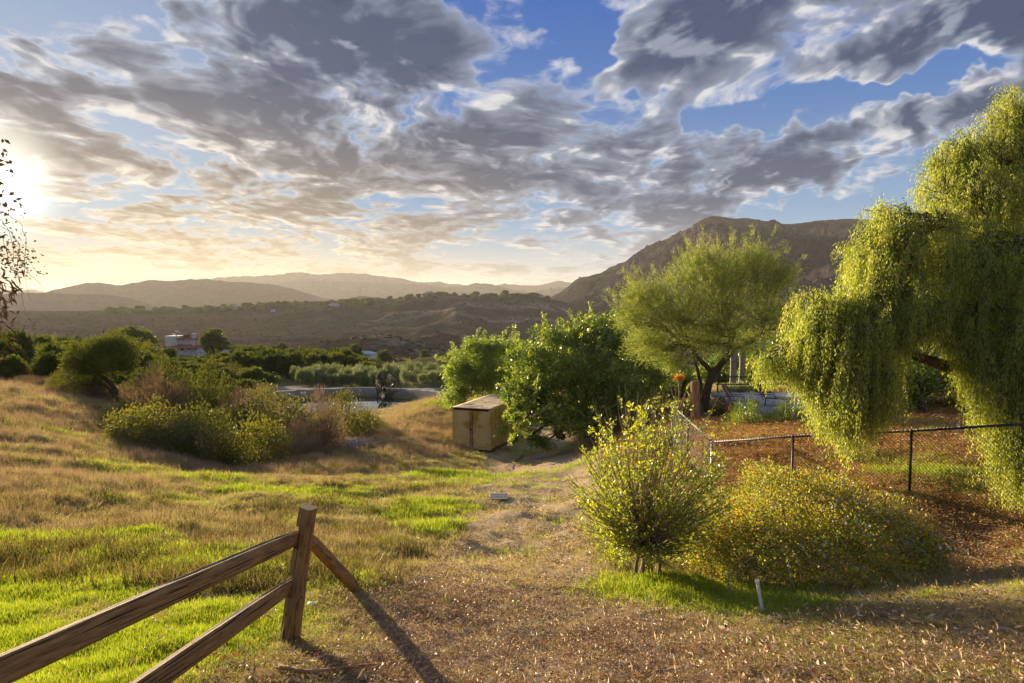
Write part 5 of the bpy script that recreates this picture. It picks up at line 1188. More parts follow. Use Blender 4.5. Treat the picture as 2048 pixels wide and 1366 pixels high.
# ------------------------------------------------------------------ shipping container shed
def container():
    d = 40.5; fl = px(905, 899, d); Wd = 2.44; H = 2.45; Ln = 6.06; fz = gz(fl[0] + 1.2, d) - .05
    f_r = px(981, 901, d - .85); ang = math.atan2(f_r[1] - fl[1], f_r[0] - fl[0])
    root = empty('shipping_container', (fl[0], fl[1], fz), ang, 'rusty tan metal shipping container with double doors, half hidden by the dense tree', 'container')
    s = (f_r[0] - fl[0]) / Wd; H = px(905, 815, d)[2] - fz
    Wd = math.hypot(f_r[0] - fl[0], f_r[1] - fl[1])
    b = MB()
    for x in (.05, Wd - .05):
        for y in (.05, Ln - .05): b.box((x, y, H / 2), (.10, .10, H - .006))
    for y in (.05, Ln - .05): b.box((Wd / 2, y, .07), (Wd - .204, .09, .13))
    for x in (.05, Wd - .05): b.box((x, Ln / 2, .07), (.09, Ln - .204, .13)); b.box((x, Ln / 2, H - .05), (.09, Ln - .204, .09))
    b.build('frame', M['paint'], root, bevel=.008)
    b = MB(); b.box((Wd / 2, .04, H - .06), (Wd - .204, .085, .11)); b.build('door_header', M['rust'], root, bevel=.006)
    # corrugated sides
    def corr(x, name, y0=.1, y1=Ln - .1):
        n = 64; V, F = [], []; ys = np.linspace(y0, y1, n * 4 + 1)
        for i, y in enumerate(ys):
            ph = i % 8; off = (0, .018, .036, .036, .036, .018, 0, 0)[ph]
            xo = x + (off if x < Wd / 2 else -off)
            V += [(xo, y, .13), (xo, y, H - .09)]
        for i in range(len(ys) - 1): F.append((2 * i, 2 * i + 2, 2 * i + 3, 2 * i + 1))
        me = make_mesh(name, V, F, M['paint']); o = mobj(name, me, root); sd = o.modifiers.new('thickness', 'SOLIDIFY'); sd.thickness = .003
    corr(.012, 'side_wall'); corr(Wd - .012, 'side_wall')
    b = MB(); b.box((Wd / 2, Ln - .05, H / 2), (Wd - .21, .03, H - .26)); b.build('back_wall', M['paint'], root)
    # roof sheet with dents
    n = 26; xs = np.linspace(-.02, Wd + .02, 14); ys = np.linspace(-.02, Ln + .02, n); X, Y = np.meshgrid(xs, ys)
    edge = np.minimum(np.minimum(X + .02, Wd + .02 - X), np.minimum(Y + .02, Ln + .02 - Y)); Z = H + .006 + .02 - .05 * sstep(edge, .1, .5) * fbm(X * 1.7, Y * 1.3, 3, 5)
    V = np.c_[X.ravel(), Y.ravel(), Z.ravel()]; i = np.arange(n - 1)[:, None] * 14; j = np.arange(13)[None]; F = np.stack([i + j, i + j + 1, i + j + 15, i + j + 14], -1).reshape(-1, 4)
    o = mobj('roof', make_mesh('roof', V, F, M['roof_paint'], True), root); sd = o.modifiers.new('thickness', 'SOLIDIFY'); sd.thickness = .02
    # lifted seam tar strip and rusty lip
    b = MB(); b.box((Wd / 2, -.035, H + .004), (Wd + .06, .03, .05)); b.build('roof_lip', M['rust'], root, bevel=.004)
    dw = (Wd - .246) / 2
    for k in (0, 1):
        x0 = .108 + k * (dw + .030)
        b = MB(); b.box((x0 + dw / 2, .03, (H - .26) / 2 + .14), (dw, .045, H - .28)); dr = b.build('door', M['paint'], root, bevel=.006)
        b = MB()
        for z in (.45, H / 2, H - .42): b.box((x0 + (.07 if k == 0 else dw - .07), .000, z), (.22, .014, .075)); 
        for z in (.45, H / 2, H - .42): b.tube([(x0 + (-.01 if k == 0 else dw + .01), -.012, z - .07), (x0 + (-.01 if k == 0 else dw + .01), -.012, z + .07)], .018, 8)
        b.build('hinge', M['paint'], dr)
    b = MB(); xb = .108 + dw + .007 + .10; b.tube([(xb, -.02, .12), (xb, -.02, H - .12)], .017, 8)
    xb2 = .108 + dw - .05; b.tube([(xb2, -.02, .12), (xb2, -.02, H - .12)], .015, 8)
    for z in (.4, 1.0, 1.9): b.box((xb, -.008, z), (.07, .03, .05)); b.box((xb2, -.008, z), (.07, .03, .05))
    b.build('lock_rod', M['rust'], root)
    b = MB(); b.box((.108 + dw - .02, -.045, H * .5 - .03), (.12, .05, .11)); b.tube([(.108 + dw - .02, -.05, H * .5 + .02), (.108 + dw + .1, -.05, H * .5 - .0)], .012, 6); b.build('padlock', M['rust'], root, bevel=.01)
    # tar drips on the roof
    b = MB()
    for x, y, l, a in ((.9, .5, .7, .2), (1.6, .35, .5, -.1), (.5, 1.4, .9, 1.2), (1.3, 1.0, .6, .9)): b.box((x, y, H + .012), (l, .05, .012), Matrix.Rotation(a, 3, 'Z'))
    b.build('roof_patch', M['rust'], root)
    v = MB(); vp = px(1006, 783, 45.5); cx = np.array(vp)
    t = MB(); t.tube([(0, 0, -.35), (0, 0, 0)], .05, 10); t.tube([(0, 0, -.02), (0, 0, .05), (0, 0, .12)], [.14, .16, .06], 12)
    o = t.build('vent_cap', M['bright_wire'], None, True, loc=(cx[0], cx[1], fz + H + .36)); tag(o, 'small grey round vent cap standing on the container roof beside the leaves', 'vent')
container()

# ------------------------------------------------------------------ mesh satellite dish
def dish():
    b0 = gray(755, 806); d = b0[1]; pivot = px(770, 779, d); rad = 34 / FPX * d
    root = empty('satellite_dish', b0, 0, 'large black mesh satellite dish on a pole at the edge of the pond', 'satellite dish')
    o = np.array(b0); rx = Vector((0.74, -0.50, 0.42)).normalized()       # aim direction
    q = rx.to_track_quat('Z', 'Y').to_matrix()
    f = rad * .75; zf = lambda r: r * r / (4 * f)
    def W3(r, th, dz=0): p = q @ Vector((r * math.cos(th), r * math.sin(th), zf(r) + dz)); return np.array(p) + (pivot - o)
    for k in range(16):
        b = MB(); b.tube([W3(r, k * math.pi / 8) for r in np.linspace(.06, rad, 8)], .030, 5); b.build('rib', M['dark_mesh'], root)
    b = MB()
    for r in (rad * .33, rad * .66, rad): b.tube([W3(r, t) for t in np.linspace(0, 2 * math.pi, 41)], .026 if r < rad else .045, 5, False)
    b.build('ring', M['dark_mesh'], root)
    T = Tubes()
    for r in np.linspace(.12, rad * .98, 34): T.add([W3(r, t) for t in np.linspace(0, 2 * math.pi, 49)], .0085, 3)
    for k in range(180): T.add([W3(r, k * math.pi / 90 + .01) for r in np.linspace(.25 * rad, rad, 4)], .0075, 3)
    mobj('dish_mesh', T.mesh('dish_mesh', M['dark_mesh'], False), root)
    b = MB(); fp = np.array(q @ Vector((0, 0, f))) + pivot - o
    for k in range(3): b.tube([W3(rad * .62, k * 2.094 + .4), fp], .014, 5)
    b.build('feed_strut', M['dark_mesh'], root)
    fd = np.array(q @ Vector((0, 0, 1))); b = MB(); b.tube([fp - fd * .25, fp + fd * .12, fp + fd * .4], [.11, .13, .10], 10); b.build('feed_horn', M['black_steel'], root, True)
    b = MB(); c = W3(0, 0); b.tube([(0, 0, -.2), (0, 0, max(.3, c[2] - .35)), tuple(c + np.array([-.1, 0, -.1]))], [.065, .06, .06], 10); b.box(tuple(c - fd * .12), (.3, .3, .35)); b.build('mast', M['dark_mesh'], root)
dish()
for (u, v, s) in ((758, 786, .28), (750, 785, .12)):
    p = gray(u, v); b = MB(); b.box((0, 0, s * .5), (s, s * .3, s), Matrix.Rotation(.5, 3, 'Y')); b.build('broken_block', M['white_wall'], loc=p, bevel=.01)
    tag(bpy.data.objects[-1] if False else COL.objects[-1], 'small white block on the far pond bank behind the dish, ' + ('the taller one' if s > .2 else 'the tiny one'), 'block')

# ------------------------------------------------------------------ houses
def house():
    d = 225.0; base = gpx(372, d); S = d / FPX; z0 = base[2] - .5
    zc = lambda v: px(372, v, d)[2] - z0; X = lambda u: (u - 372) * S
    root = empty('villa', (base[0], d, z0), 0, 'white two-storey villa with red tiled hip roofs and a chimney among the left hillside trees', 'house')
    b = MB(); b.box(((X(344) + X(396)) / 2, 4, zc(697) / 2), (X(396) - X(344), 8, zc(697))); b.build('lower_wall', M['white_wall'], root)
    b = MB(); b.box(((X(350) + X(396.5)) / 2, 4.6, (zc(677) + zc(691)) / 2), (X(396.5) - X(350), 5.6, zc(677) - zc(691))); b.build('upper_wall', M['white_wall'], root)
    b = MB(); b.add([(X(329), 1.2, zc(692)), (X(352), 1.2, zc(692)), (X(352), 7, zc(692)), (X(329), 7, zc(692)), (X(327), 1, zc(672.5)), (X(352), 1, zc(672.5)), (X(352), 7.2, zc(672.5)), (X(327), 7.2, zc(672.5))],
                  [(0, 3, 2, 1), (4, 5, 6, 7), (0, 1, 5, 4), (1, 2, 6, 5), (2, 3, 7, 6), (3, 0, 4, 7)]); b.build('terrace_wall', M['white_wall'], root)
    def hip(x0, x1, y0, y1, z0_, z1, ix, name):
        b = MB(); ym = (y0 + y1) / 2; b.add([(x0, y0, z0_), (x1, y0, z0_), (x1, y1, z0_), (x0, y1, z0_), (x0 + ix, ym, z1), (x1 - ix, ym, z1)], [(0, 1, 5, 4), (1, 2, 5), (2, 3, 4, 5), (3, 0, 4), (0, 3, 2, 1)]); return b.build(name, M['roof_tile'], root)
    hip(X(340), X(399), -1.2, 9, zc(696), zc(685), 2.6, 'lower_roof'); hip(X(348), X(399), .6, 8.6, zc(678), zc(669.5), 2.2, 'upper_roof')
    b = MB(); b.box((X(385), 1.4, (zc(692) + zc(668)) / 2), (1.05, .9, zc(668) - zc(692))); b.box((X(385), 1.4, zc(667.5)), (1.3, 1.1, .22)); b.build('chimney', M['white_wall'], root)
    b = MB(); b.box((X(371.5), .9, zc(673)), (X(378) - X(365), .08, .9), Matrix.Rotation(-.6, 3, 'X')); b.build('solar_panel', M['glass'], root)
    b = MB(); b.tube([(X(343.5), 3, zc(664.2)), (X(351), 3, zc(664.2))], .28, 10); b.build('water_tank', M['pvc'], root, True)
    b = MB(); b.box(((X(338) + X(347)) / 2, 2.5, zc(669)), (1.9, 1.6, .08), Matrix.Rotation(.6, 3, 'Y') @ Matrix.Rotation(-.5, 3, 'X')); b.build('solar_collector', M['glass'], root)
    for (u, v, w, h, y) in ((348.5, 699, .7, 1.0, -.02), (364.5, 698.5, .8, .8, -.02), (378.5, 697.8, .7, .6, -.02), (390.2, 699, .35, .8, -.02), (394, 699, .35, .8, -.02), (362, 679, .5, .45, 1.78), (391, 679.5, .4, .5, 1.78)):
        b = MB(); b.box((X(u), y, zc(v)), (w, .06, h)); wd = b.build('window', M['glass'], root)
        b = MB(); b.box((X(u), y - .04, zc(v) + h / 2 + .05), (w + .14, .05, .08)); b.box((X(u), y - .04, zc(v) - h / 2 - .05), (w + .14, .05, .08)); b.build('window_frame', M['white_wall'], wd)
    b = MB(); b.box(((X(393) + X(405)) / 2, -.8, zc(702.5)), (X(405) - X(393), .25, 1.1)); b.build('garden_wall', M['white_wall'], root)
house()
def cottage(u, d, wpx, hpx, label, wall='white_wall', roof='roof_tile', dz=0.0):
    g = gpx(u, d, dz); S = d / FPX; w = wpx * S; h = hpx * S; dp = w * .7
    root = empty('distant_house', g, rng.uniform(-.3, .3), label, 'house')
    b = MB(); b.box((0, 0, h * .3), (w, dp, h * .8)); b.build('wall', M[wall], root)
    b = MB(); b.add([(-w * .54, -dp * .56, h * .7), (w * .54, -dp * .56, h * .7), (w * .54, dp * .56, h * .7), (-w * .54, dp * .56, h * .7), (-w * .3, 0, h * 1.12), (w * .3, 0, h * 1.12)], [(0, 1, 5, 4), (1, 2, 5), (2, 3, 4, 5), (3, 0, 4), (0, 3, 2, 1)]); b.build('roof', M[roof], root)
    for x in (-.28, .0, .28): b = MB(); b.box((w * x, -dp * .5 - .03, h * .38), (w * .1, .08, h * .26)); b.build('window', M['glass'], root)
    return root
M['pale_green'] = principled('pale_green_paint', col=(0.48, 0.60, 0.50), rough=.8); M['grey_roof'] = principled('grey_roof', col=(0.36, 0.36, 0.38), rough=.9)
cottage(726, 290, 46, 12, 'pale green roofed house in the valley under the lone round tree', 'white_wall', 'pale_green', 1.0)
cottage(455, 205, 22, 9, 'small white house half hidden right of the large tree by the villa', 'white_wall', 'grey_roof', 2.0)
cottage(487, 190, 12, 7, 'tiny white shed at the right end of the trees by the villa', 'white_wall', 'grey_roof', 2.2)
cottage(288, 190, 34, 7, 'long low grey roofed house left of the villa', 'white_wall', 'grey_roof', 2.6)
for a in [(470, 1230, 12, 7, 'lone white house on the middle ridge at left'), (436, 1235, 9, 5, 'small brown house left of the lone white house on the middle ridge'), (670, 1240, 20, 5, 'long low house on the middle ridge near its centre'), (735, 1250, 9, 4, 'small pale house right of the long low ridge house'),
          (860, 1280, 16, 8, 'house beside a tree group on the middle ridge, right of centre'), (1042, 1290, 12, 5, 'small house in the dark grove below the ridge end'), (1078, 1300, 18, 6, 'white house at the ridge end just left of the mountain foot'), (548, 1200, 8, 4, 'tiny house among ridge trees left of centre')]:
    cottage(a[0], a[1], a[2], a[3], a[4], 'white_wall', 'grey_roof', 1.0)
p = gpx(523, 92); b = MB(); b.box((0, 0, .8), (.7, .7, 1.9)); tag(b.build('pump_box', M['white_wall'], loc=p, bevel=.03), 'small white upright box by the dark trees at the pond road', 'box')
p = gpx(500, 95); b = MB(); b.add([(-.7, -.5, 0), (.7, -.5, 0), (.7, .5, 0), (-.7, .5, 0), (-.5, 0, 1.9), (.3, 0, 1.5)], [(0, 1, 5, 4), (1, 2, 5), (2, 3, 4, 5), (3, 0, 4), (0, 3, 2, 1)]); tag(b.build('white_canopy', M['white_wall'], loc=p), 'small peaked white canopy among the bushes left of the pond road', 'canopy')
p = gpx(209, 185); b = MB(); b.tube([(0, 0, 0), (0, 0, 8.2)], .14, 6); tag(b.build('utility_pole', M['bark'], loc=p), 'thin dark utility pole on the left skyline between the trees', 'pole')

# ------------------------------------------------------------------ patio corner
def patio():
    c = px(1672, 808, 33); z = gz(c[0], 33) + .10
    pr = empty('patio_terrace', (c[0], 33, z), 0, 'grey paved patio terrace behind the low hedge, with slabs', 'patio')
    b = MB(); b.box((0, 0, -.16), (10, 7.4, .28)); b.build('base', M['stone'], pr)
    b = MB(); b.box((0, 0, 0), (.97, .9, .05)); sm = make_mesh('paving_slab', b.v, b.f, M['paving'])
    for i in range(10):
        for j in range(8): o = mobj('paving_slab', sm, pr, (-4.5 + i, -3.23 + j * .92, rng.uniform(.002, .012)))
    b = MB()
    for k in range(5): b.tube([(-4.6 + k * 2.3, 3.9, -.2), (-4.6 + k * 2.3, 3.9, .9)], .04, 6)
    for zz in (.45, .85): b.tube([(-4.7, 3.9, zz), (4.8, 3.9, zz)], .035, 6)
    o = b.build('low_railing', M['brown_metal'], loc=(c[0], 33, z)); tag(o, 'low dark two-bar railing at the back edge of the patio', 'railing')
    def lounger(loc, rz, lab, sc=1.0):
        r = empty('lounge_chair', loc, rz, lab, 'lounge chair', 'loungers on the patio'); r.scale = (sc, sc, sc)
        b = MB(); b.box((.55, 0, .36), (1.15, .6, .04)); b.build('seat', M['tan_fabric'], r)
        b = MB(); b.box((-.27, 0, .68), (.85, .6, .04), Matrix.Rotation(1.12, 3, 'Y')); b.build('backrest', M['tan_fabric'], r)
        b = MB()
        for s in (-.32, .32): b.tube([(1.1, s, .36), (0, s, .36), (-.42, s, 1.06)], .02, 6); b.tube([(-.35, s, .55), (.35, s, .58), (.5, s, .36)], .016, 6)
        b.build('frame', M['brown_metal'], r)
        for x, s in ((0, -.3), (0, .3), (1.05, -.3), (1.05, .3)): b = MB(); b.tube([(x, s, 0), (x + .04, s, .36)], .02, 6); b.build('leg', M['brown_metal'], r)
        for i in range(7): b = MB(); b.box((.1 + i * .15, 0, .385), (.1, .56, .008)); b.build('strap', M['tan_fabric'], r)
    p = px(1478, 812, 31.5); lounger((p[0] - .3, 31.5, z + .03), -.5, 'tan reclining lounge chair with raised back at the left of the patio')
    lounger((px(1530, 800, 32.2)[0], 32.2, z + .03), -.35, 'brown-framed lounge chair lying flat right of the raised one')
    p = px(1460, 804, 30.5); b = MB(); b.tube([(0, 0, 0), (.0, 0, .10), (0, 0, .2), (0, 0, .26)], [.08, .2, .2, .06], 14); o = b.build('red_float', M['red_plastic'], loc=(p[0], 30.5, z + .02), smooth=True); tag(o, 'round red plastic float beside the lounge chair', 'float')
patio()
def palm(u, d, lab, h=6.0, r=.16):
    g = gpx(u, d); root = empty('palm_tree', g, 0, lab, 'palm tree', 'palm trees by the patio'); b = MB()
    zs = np.linspace(-.2, h, 26); b.tube([(0.02 * math.sin(z), 0, z) for z in zs], [r * (1.25 - .25 * min(1, z / 1.5)) * (1 + .05 * (i % 2)) for i, z in enumerate(zs)], 10); b.build('trunk', M['palm_trunk'], root)
    for k in range(12):
        a = k * .53 + rng.random() * .3; el = rng.uniform(-.3, .8); n = 9; t = np.linspace(0, 1, n); L_ = 1.5
        c = np.c_[np.cos(a) * t * L_, np.sin(a) * t * L_, h + math.sin(el) * t * 1.0 - 1.1 * t ** 2]
        Pf = np.repeat(c[1:], 8, 0); sd = np.tile([1, -1], len(Pf) // 2)[:, None] * np.array([-math.sin(a), math.cos(a), -.5]); D = sd + np.array([math.cos(a), math.sin(a), 0]) * .6 + rng.normal(size=(len(Pf), 3)) * .1
        mobj('frond', leaf_mesh('frond', Pf, D, .5, .03, rng.random(len(Pf)) * .5, M['leaf_oak'], k), root)
def tr_h(u, vtop, d): return px(u, vtop, d)[2] - gpx(u, d)[2]
palm(1466, 40, 'pale palm trunk, leftmost of the three behind the patio', tr_h(1466, 668, 40), .16); palm(1485, 42, 'grey palm trunk in the middle of the three behind the patio', tr_h(1485, 660, 42), .19); palm(1525, 46, 'palm trunk at the right of the three, partly behind pale leaves', tr_h(1525, 668, 46), .2)
def stump():
    g = gpx(1392, 30); zt = px(1392, 762, 30)[2] - g[2]; b = MB(); zs = np.linspace(-.1, zt, 9)
    b.tube([(.02 * math.sin(z * 3), 0, z) for z in zs], [.22 - .04 * (z / zt) + .015 * (i % 2) for i, z in enumerate(zs)], 12); tag(b.build('tree_stump', M['stump'], loc=g, smooth=False, bevel=.02), 'tall peeling orange-brown cut tree stump left of the forked trunk', 'tree stump')
stump()
def aloe():
    rg = np.random.default_rng(31); g = gpx(1358, 27.5); top = px(1358, 757, 27.5) - g; T = Tubes()
    root = empty('aloe_plant', g, 0, 'tall bare stalks topped by a bright orange flower burst above the yellow-green shrub', 'flowering plant')
    T.add([(0, 0, 0), (.03, 0, top[2] * .5), tuple(top)], [.035, .025, .02], 6)
    for (u, v) in ((1340, 768), (1372, 778), (1382, 762), (1350, 775), (1390, 790), (1330, 790)): q = px(u, v, 27.5) - g; T.add([(0, 0, top[2] * .35), q * [.6, 1, .75], q], [.02, .015, .01], 5)
    mobj('stalks', T.mesh('stalks', M['pale_twig']), root); n = 300; u_ = unit(rg.normal(size=(n, 3))); u_[:, 2] = np.abs(u_[:, 2]) - .25
    mobj('flower', leaf_mesh('flower', top + u_ * rg.random((n, 1)) * .1, u_, .20, .022, rg.random(n), leaf_mat('orange_petals', [(0, (.55, .18, .01)), (1, (.80, .42, .04))], trans=.4, tboost=1.1), 3), root)
aloe()
# teal pool float and rocks seen under the weeping branches, bamboo pole, grey stakes
for (u, v, s) in ((1826, 820, .55), (1872, 823, .6)):
    p = px(u, v, 29); b = MB(); b.tube([(-s / 2, 0, 0), (-s / 3, .1, .25), (s / 4, 0, .28), (s / 2, 0, .05)], [.12, .2, .18, .08], 8); tag(b.build('pool_float', M['teal'], loc=(p[0], 29, gz(p[0], 29)), smooth=True), 'teal pool float ' + ('left' if u < 1850 else 'right') + ' of the leaning short trunk', 'pool float')
p = px(1905, 780, 25); b = MB(); b.tube([px(1874, 800, 25) - p, px(1937, 767, 25) - p], .018, 6); tag(b.build('bamboo_pole', M['pale_twig'], loc=p), 'thin tan bamboo pole slanting up to the right under the weeping branches', 'pole')
for (u0, v0, u1, v1, w) in ((1916, 847, 1922, 872, 'left'), (1934, 847, 1941, 877, 'right')):
    a = px(u0, v0, 20.5); c_ = px(u1, v1, 20.5); g = gz(c_[0], 20.5); b = MB(); q = (a - c_); q[2] = max(q[2], .3); b.tube([(0, 0, -.25), tuple(q)], .032, 8); tag(b.build('grey_stake', M['bright_wire'], loc=(c_[0], 20.5, g)), w + ' one of two leaning grey stakes beyond the fence rail', 'stake')
# white pipe and garden stake
p = gray(1530, 1231); t = px(1514, 1161, p[1] + .02) - p; b = MB(); b.tube([(0, 0, -.1), tuple(t)], .017, 12); b.tube([tuple(t * .93), tuple(t * 1.01)], .022, 12); tag(b.build('pvc_pipe', M['pvc'], loc=p, smooth=False), 'short white plastic pipe leaning out of the bank in front of the flowering bush', 'pipe')
p = gray(1458, 1200); t = px(1457, 1148, p[1]) - p; b = MB(); b.tube([(0, 0, -.1), tuple(t)], .006, 8); b.tube([tuple(t * .9), tuple(t * 1.04)], .016, 10); tag(b.build('sprinkler_riser', M['bright_wire'], loc=p), 'thin grey sprinkler riser left of the white pipe', 'sprinkler')

# ------------------------------------------------------------------ loose things on the ground
def rock(loc, s, seed):
    rg = np.random.default_rng(seed); bm_ = bmesh.new(); bmesh.ops.create_icosphere(bm_, subdivisions=2, radius=1)
    for v in bm_.verts: k = 1 + .25 * (vnoise(np.array([v.co.x * 1.7 + seed]), np.array([v.co.y * 1.7 + v.co.z * 2]))[0] - .5) * 2; v.co *= k
    me = bpy.data.meshes.new('rock'); bm_.to_mesh(me); bm_.free(); me.materials.append(M['stone']); o = mobj('rock', me, None, (loc[0], loc[1], loc[2] + s * .12)); o.scale = (s, s * .8, s * .55); o.rotation_euler = (0, 0, rg.random() * 6); return o
for i, (u, v, s, lab) in enumerate([(1983, 1170, .09, 'pale round'), (1996, 1168, .045, ''), (1968, 1160, .05, ''), (1978, 1186, .06, ''), (2010, 1172, .04, ''), (1992, 1184, .04, ''), (2023, 1166, .035, ''), (2038, 1160, .05, ''), (1925, 1168, .05, ''), (1965, 1150, .06, ''), (1720, 1194, .05, 'p'), (1702, 1196, .03, 'q')]):
    o = rock(gray(u, v), s, i)
    if i == 0: tag(o, 'largest pale stone in the shaded hollow at the right edge', 'rock')
    elif i < 10: tag(o, 'small pale stone lying in the shaded hollow at the right edge', 'rock', 'stones in the hollow')
    else: tag(o, 'small stone under the front of the flowering bush, ' + ('the bigger of two' if i == 10 else 'the smaller of two'), 'rock')
def plank(u0, v0, u1, v1, w, th, label, mat='pale_bark', name='bark_piece'):
    a = gray(u0, v0); b_ = gray(u1, v1); V, F, Mx = wobble_beam(a + [0, 0, th * .6 + .015], b_ + [0, 0, th * .6 + .01], w, w * .6, th, th * .7, int(u0), n=7, point=.8)
    o = mobj(name, make_mesh(name, V, F, M[mat])); o.matrix_world = Mx; tag(o, label, 'wood')
M['pale_bark'] = principled('pale_bark', fn=lambda N: N.ramp(N.noise(N.mapping(objco(N), scale=(2, 20, 20)), 4, 5), [(.3, (.30, .19, .10)), (.7, (.58, .42, .26))]), rough=.9)
plank(1435, 1262, 1512, 1282, .07, .02, 'pale splinter of bark lying right of the white pipe in the litter')
plank(1985, 1263, 2060, 1278, .05, .02, 'long pale bark strip at the right picture edge in the litter')
plank(1925, 1195, 1985, 1178, .03, .015, 'thin pale stick on the crest of the right bank')
plank(985, 997, 1012, 998, .40, .04, 'weathered grey board lying at the edge of the path in the middle distance', 'grey_board', 'grey_board') if False else None
M['grey_board'] = principled('grey_board', col=(.26, .25, .27), rough=.8)
p = gray(998, 998); b = MB()
for k in range(3): b.box((0, k * .16 - .16, .06 + .01 * k), (.46, .13, .03))
tag(b.build('board_stack', M['grey_board'], loc=p), 'little grey slatted board lying at the path edge in the middle distance', 'board')
def stick(pts, r, label, mat='bark', name='fallen_branch'):
    P = np.array([gray(u, v) + [0, 0, r + .01] for u, v in pts]); o0 = P[0].copy(); t = np.linspace(0, 1, len(P)); tt = np.linspace(0, 1, 18); Q = np.stack([np.interp(tt, t, P[:, i]) for i in range(3)], 1) - o0 + rng.normal(size=(18, 3)) * r * .3
    Q[:, 2] = np.array([gz(q[0] + o0[0], q[1] + o0[1]) for q in Q]) - o0[2] + 2 * r + .012
    b = MB(); b.tube(Q, np.linspace(r, r * .5, 18), 7); tag(b.build(name, M[mat], loc=o0, smooth=True), label, 'branch')
stick([(1033, 1175), (1060, 1184), (1100, 1186), (1135, 1178), (1195, 1183)], .008, 'thin curved twig lying across the path in the foreground')
stick([(560, 1350), (610, 1358), (680, 1352), (738, 1344)], .016, 'thick fallen branch among red leaves at the bottom edge', 'stump')
stick([(660, 1366), (600, 1352), (545, 1345)], .009, 'dark thin branch crossing the thick fallen branch')
stick([(1000, 1360), (1060, 1362), (1110, 1366)], .009, 'dark stick at the bottom edge below the fence shadow')
stick([(1045, 915), (1030, 925), (1010, 938)], .035, 'pale dead branch lying in front of the container tree shade', 'pale_twig')
stick([(1960, 870), (1925, 862), (1895, 880)], .02, 'bare dark branch lying by the fence rail near the grey stakes', 'bark')
def brushpile():
    rg = np.random.default_rng(5); g = gray(712, 897); T = Tubes()
    for k in range(90):
        a = rg.random() * 3.14; l = rg.uniform(.5, 1.3); c = np.array([rg.normal() * .5, rg.normal() * .4, rg.uniform(.05, .35)]); d = np.array([math.cos(a), math.sin(a), rg.normal() * .15]) * l / 2
        T.add([c - d, c + rg.normal(size=3) * .05, c + d], rg.uniform(.008, .022), 4)
    m = principled('grey_dead_wood', col=(.34, .31, .32), rough=.9); o = mobj('branch_pile', T.mesh('branch_pile', m), None, g); tag(o, 'pile of grey dead branches at the right foot of the thicket', 'branch pile')
brushpile()
def rag(u, v, s, label, seed):
    rg = np.random.default_rng(seed); n = 9; X, Y = np.meshgrid(np.linspace(-1, 1, n), np.linspace(-1, 1, n)); Z = (fbm(X * 1.6 + seed, Y * 1.6, 3, seed)) * .9 - .1
    V = np.c_[(X * s).ravel(), (Y * s * .8).ravel(), (Z * s).ravel()]; i = np.arange(n - 1)[:, None] * n; j = np.arange(n - 1)[None]; F = np.stack([i + j, i + j + 1, i + j + n + 1, i + j + n], -1).reshape(-1, 4)
    o = mobj('crumpled_paper', make_mesh('crumpled_paper', V, F, M['pvc']), None, gray(u, v) + [0, 0, .01]); sd = o.modifiers.new('t', 'SOLIDIFY'); sd.thickness = .003; tag(o, label, 'paper')
rag(626, 1212, .045, 'crumpled white paper lying in the grass right of the fence post', 4)
rag(585, 887, .16, 'small white scrap caught at the foot of the thicket', 5); rag(661, 954, .07, 'tiny white scrap on the meadow below the branch pile', 6)
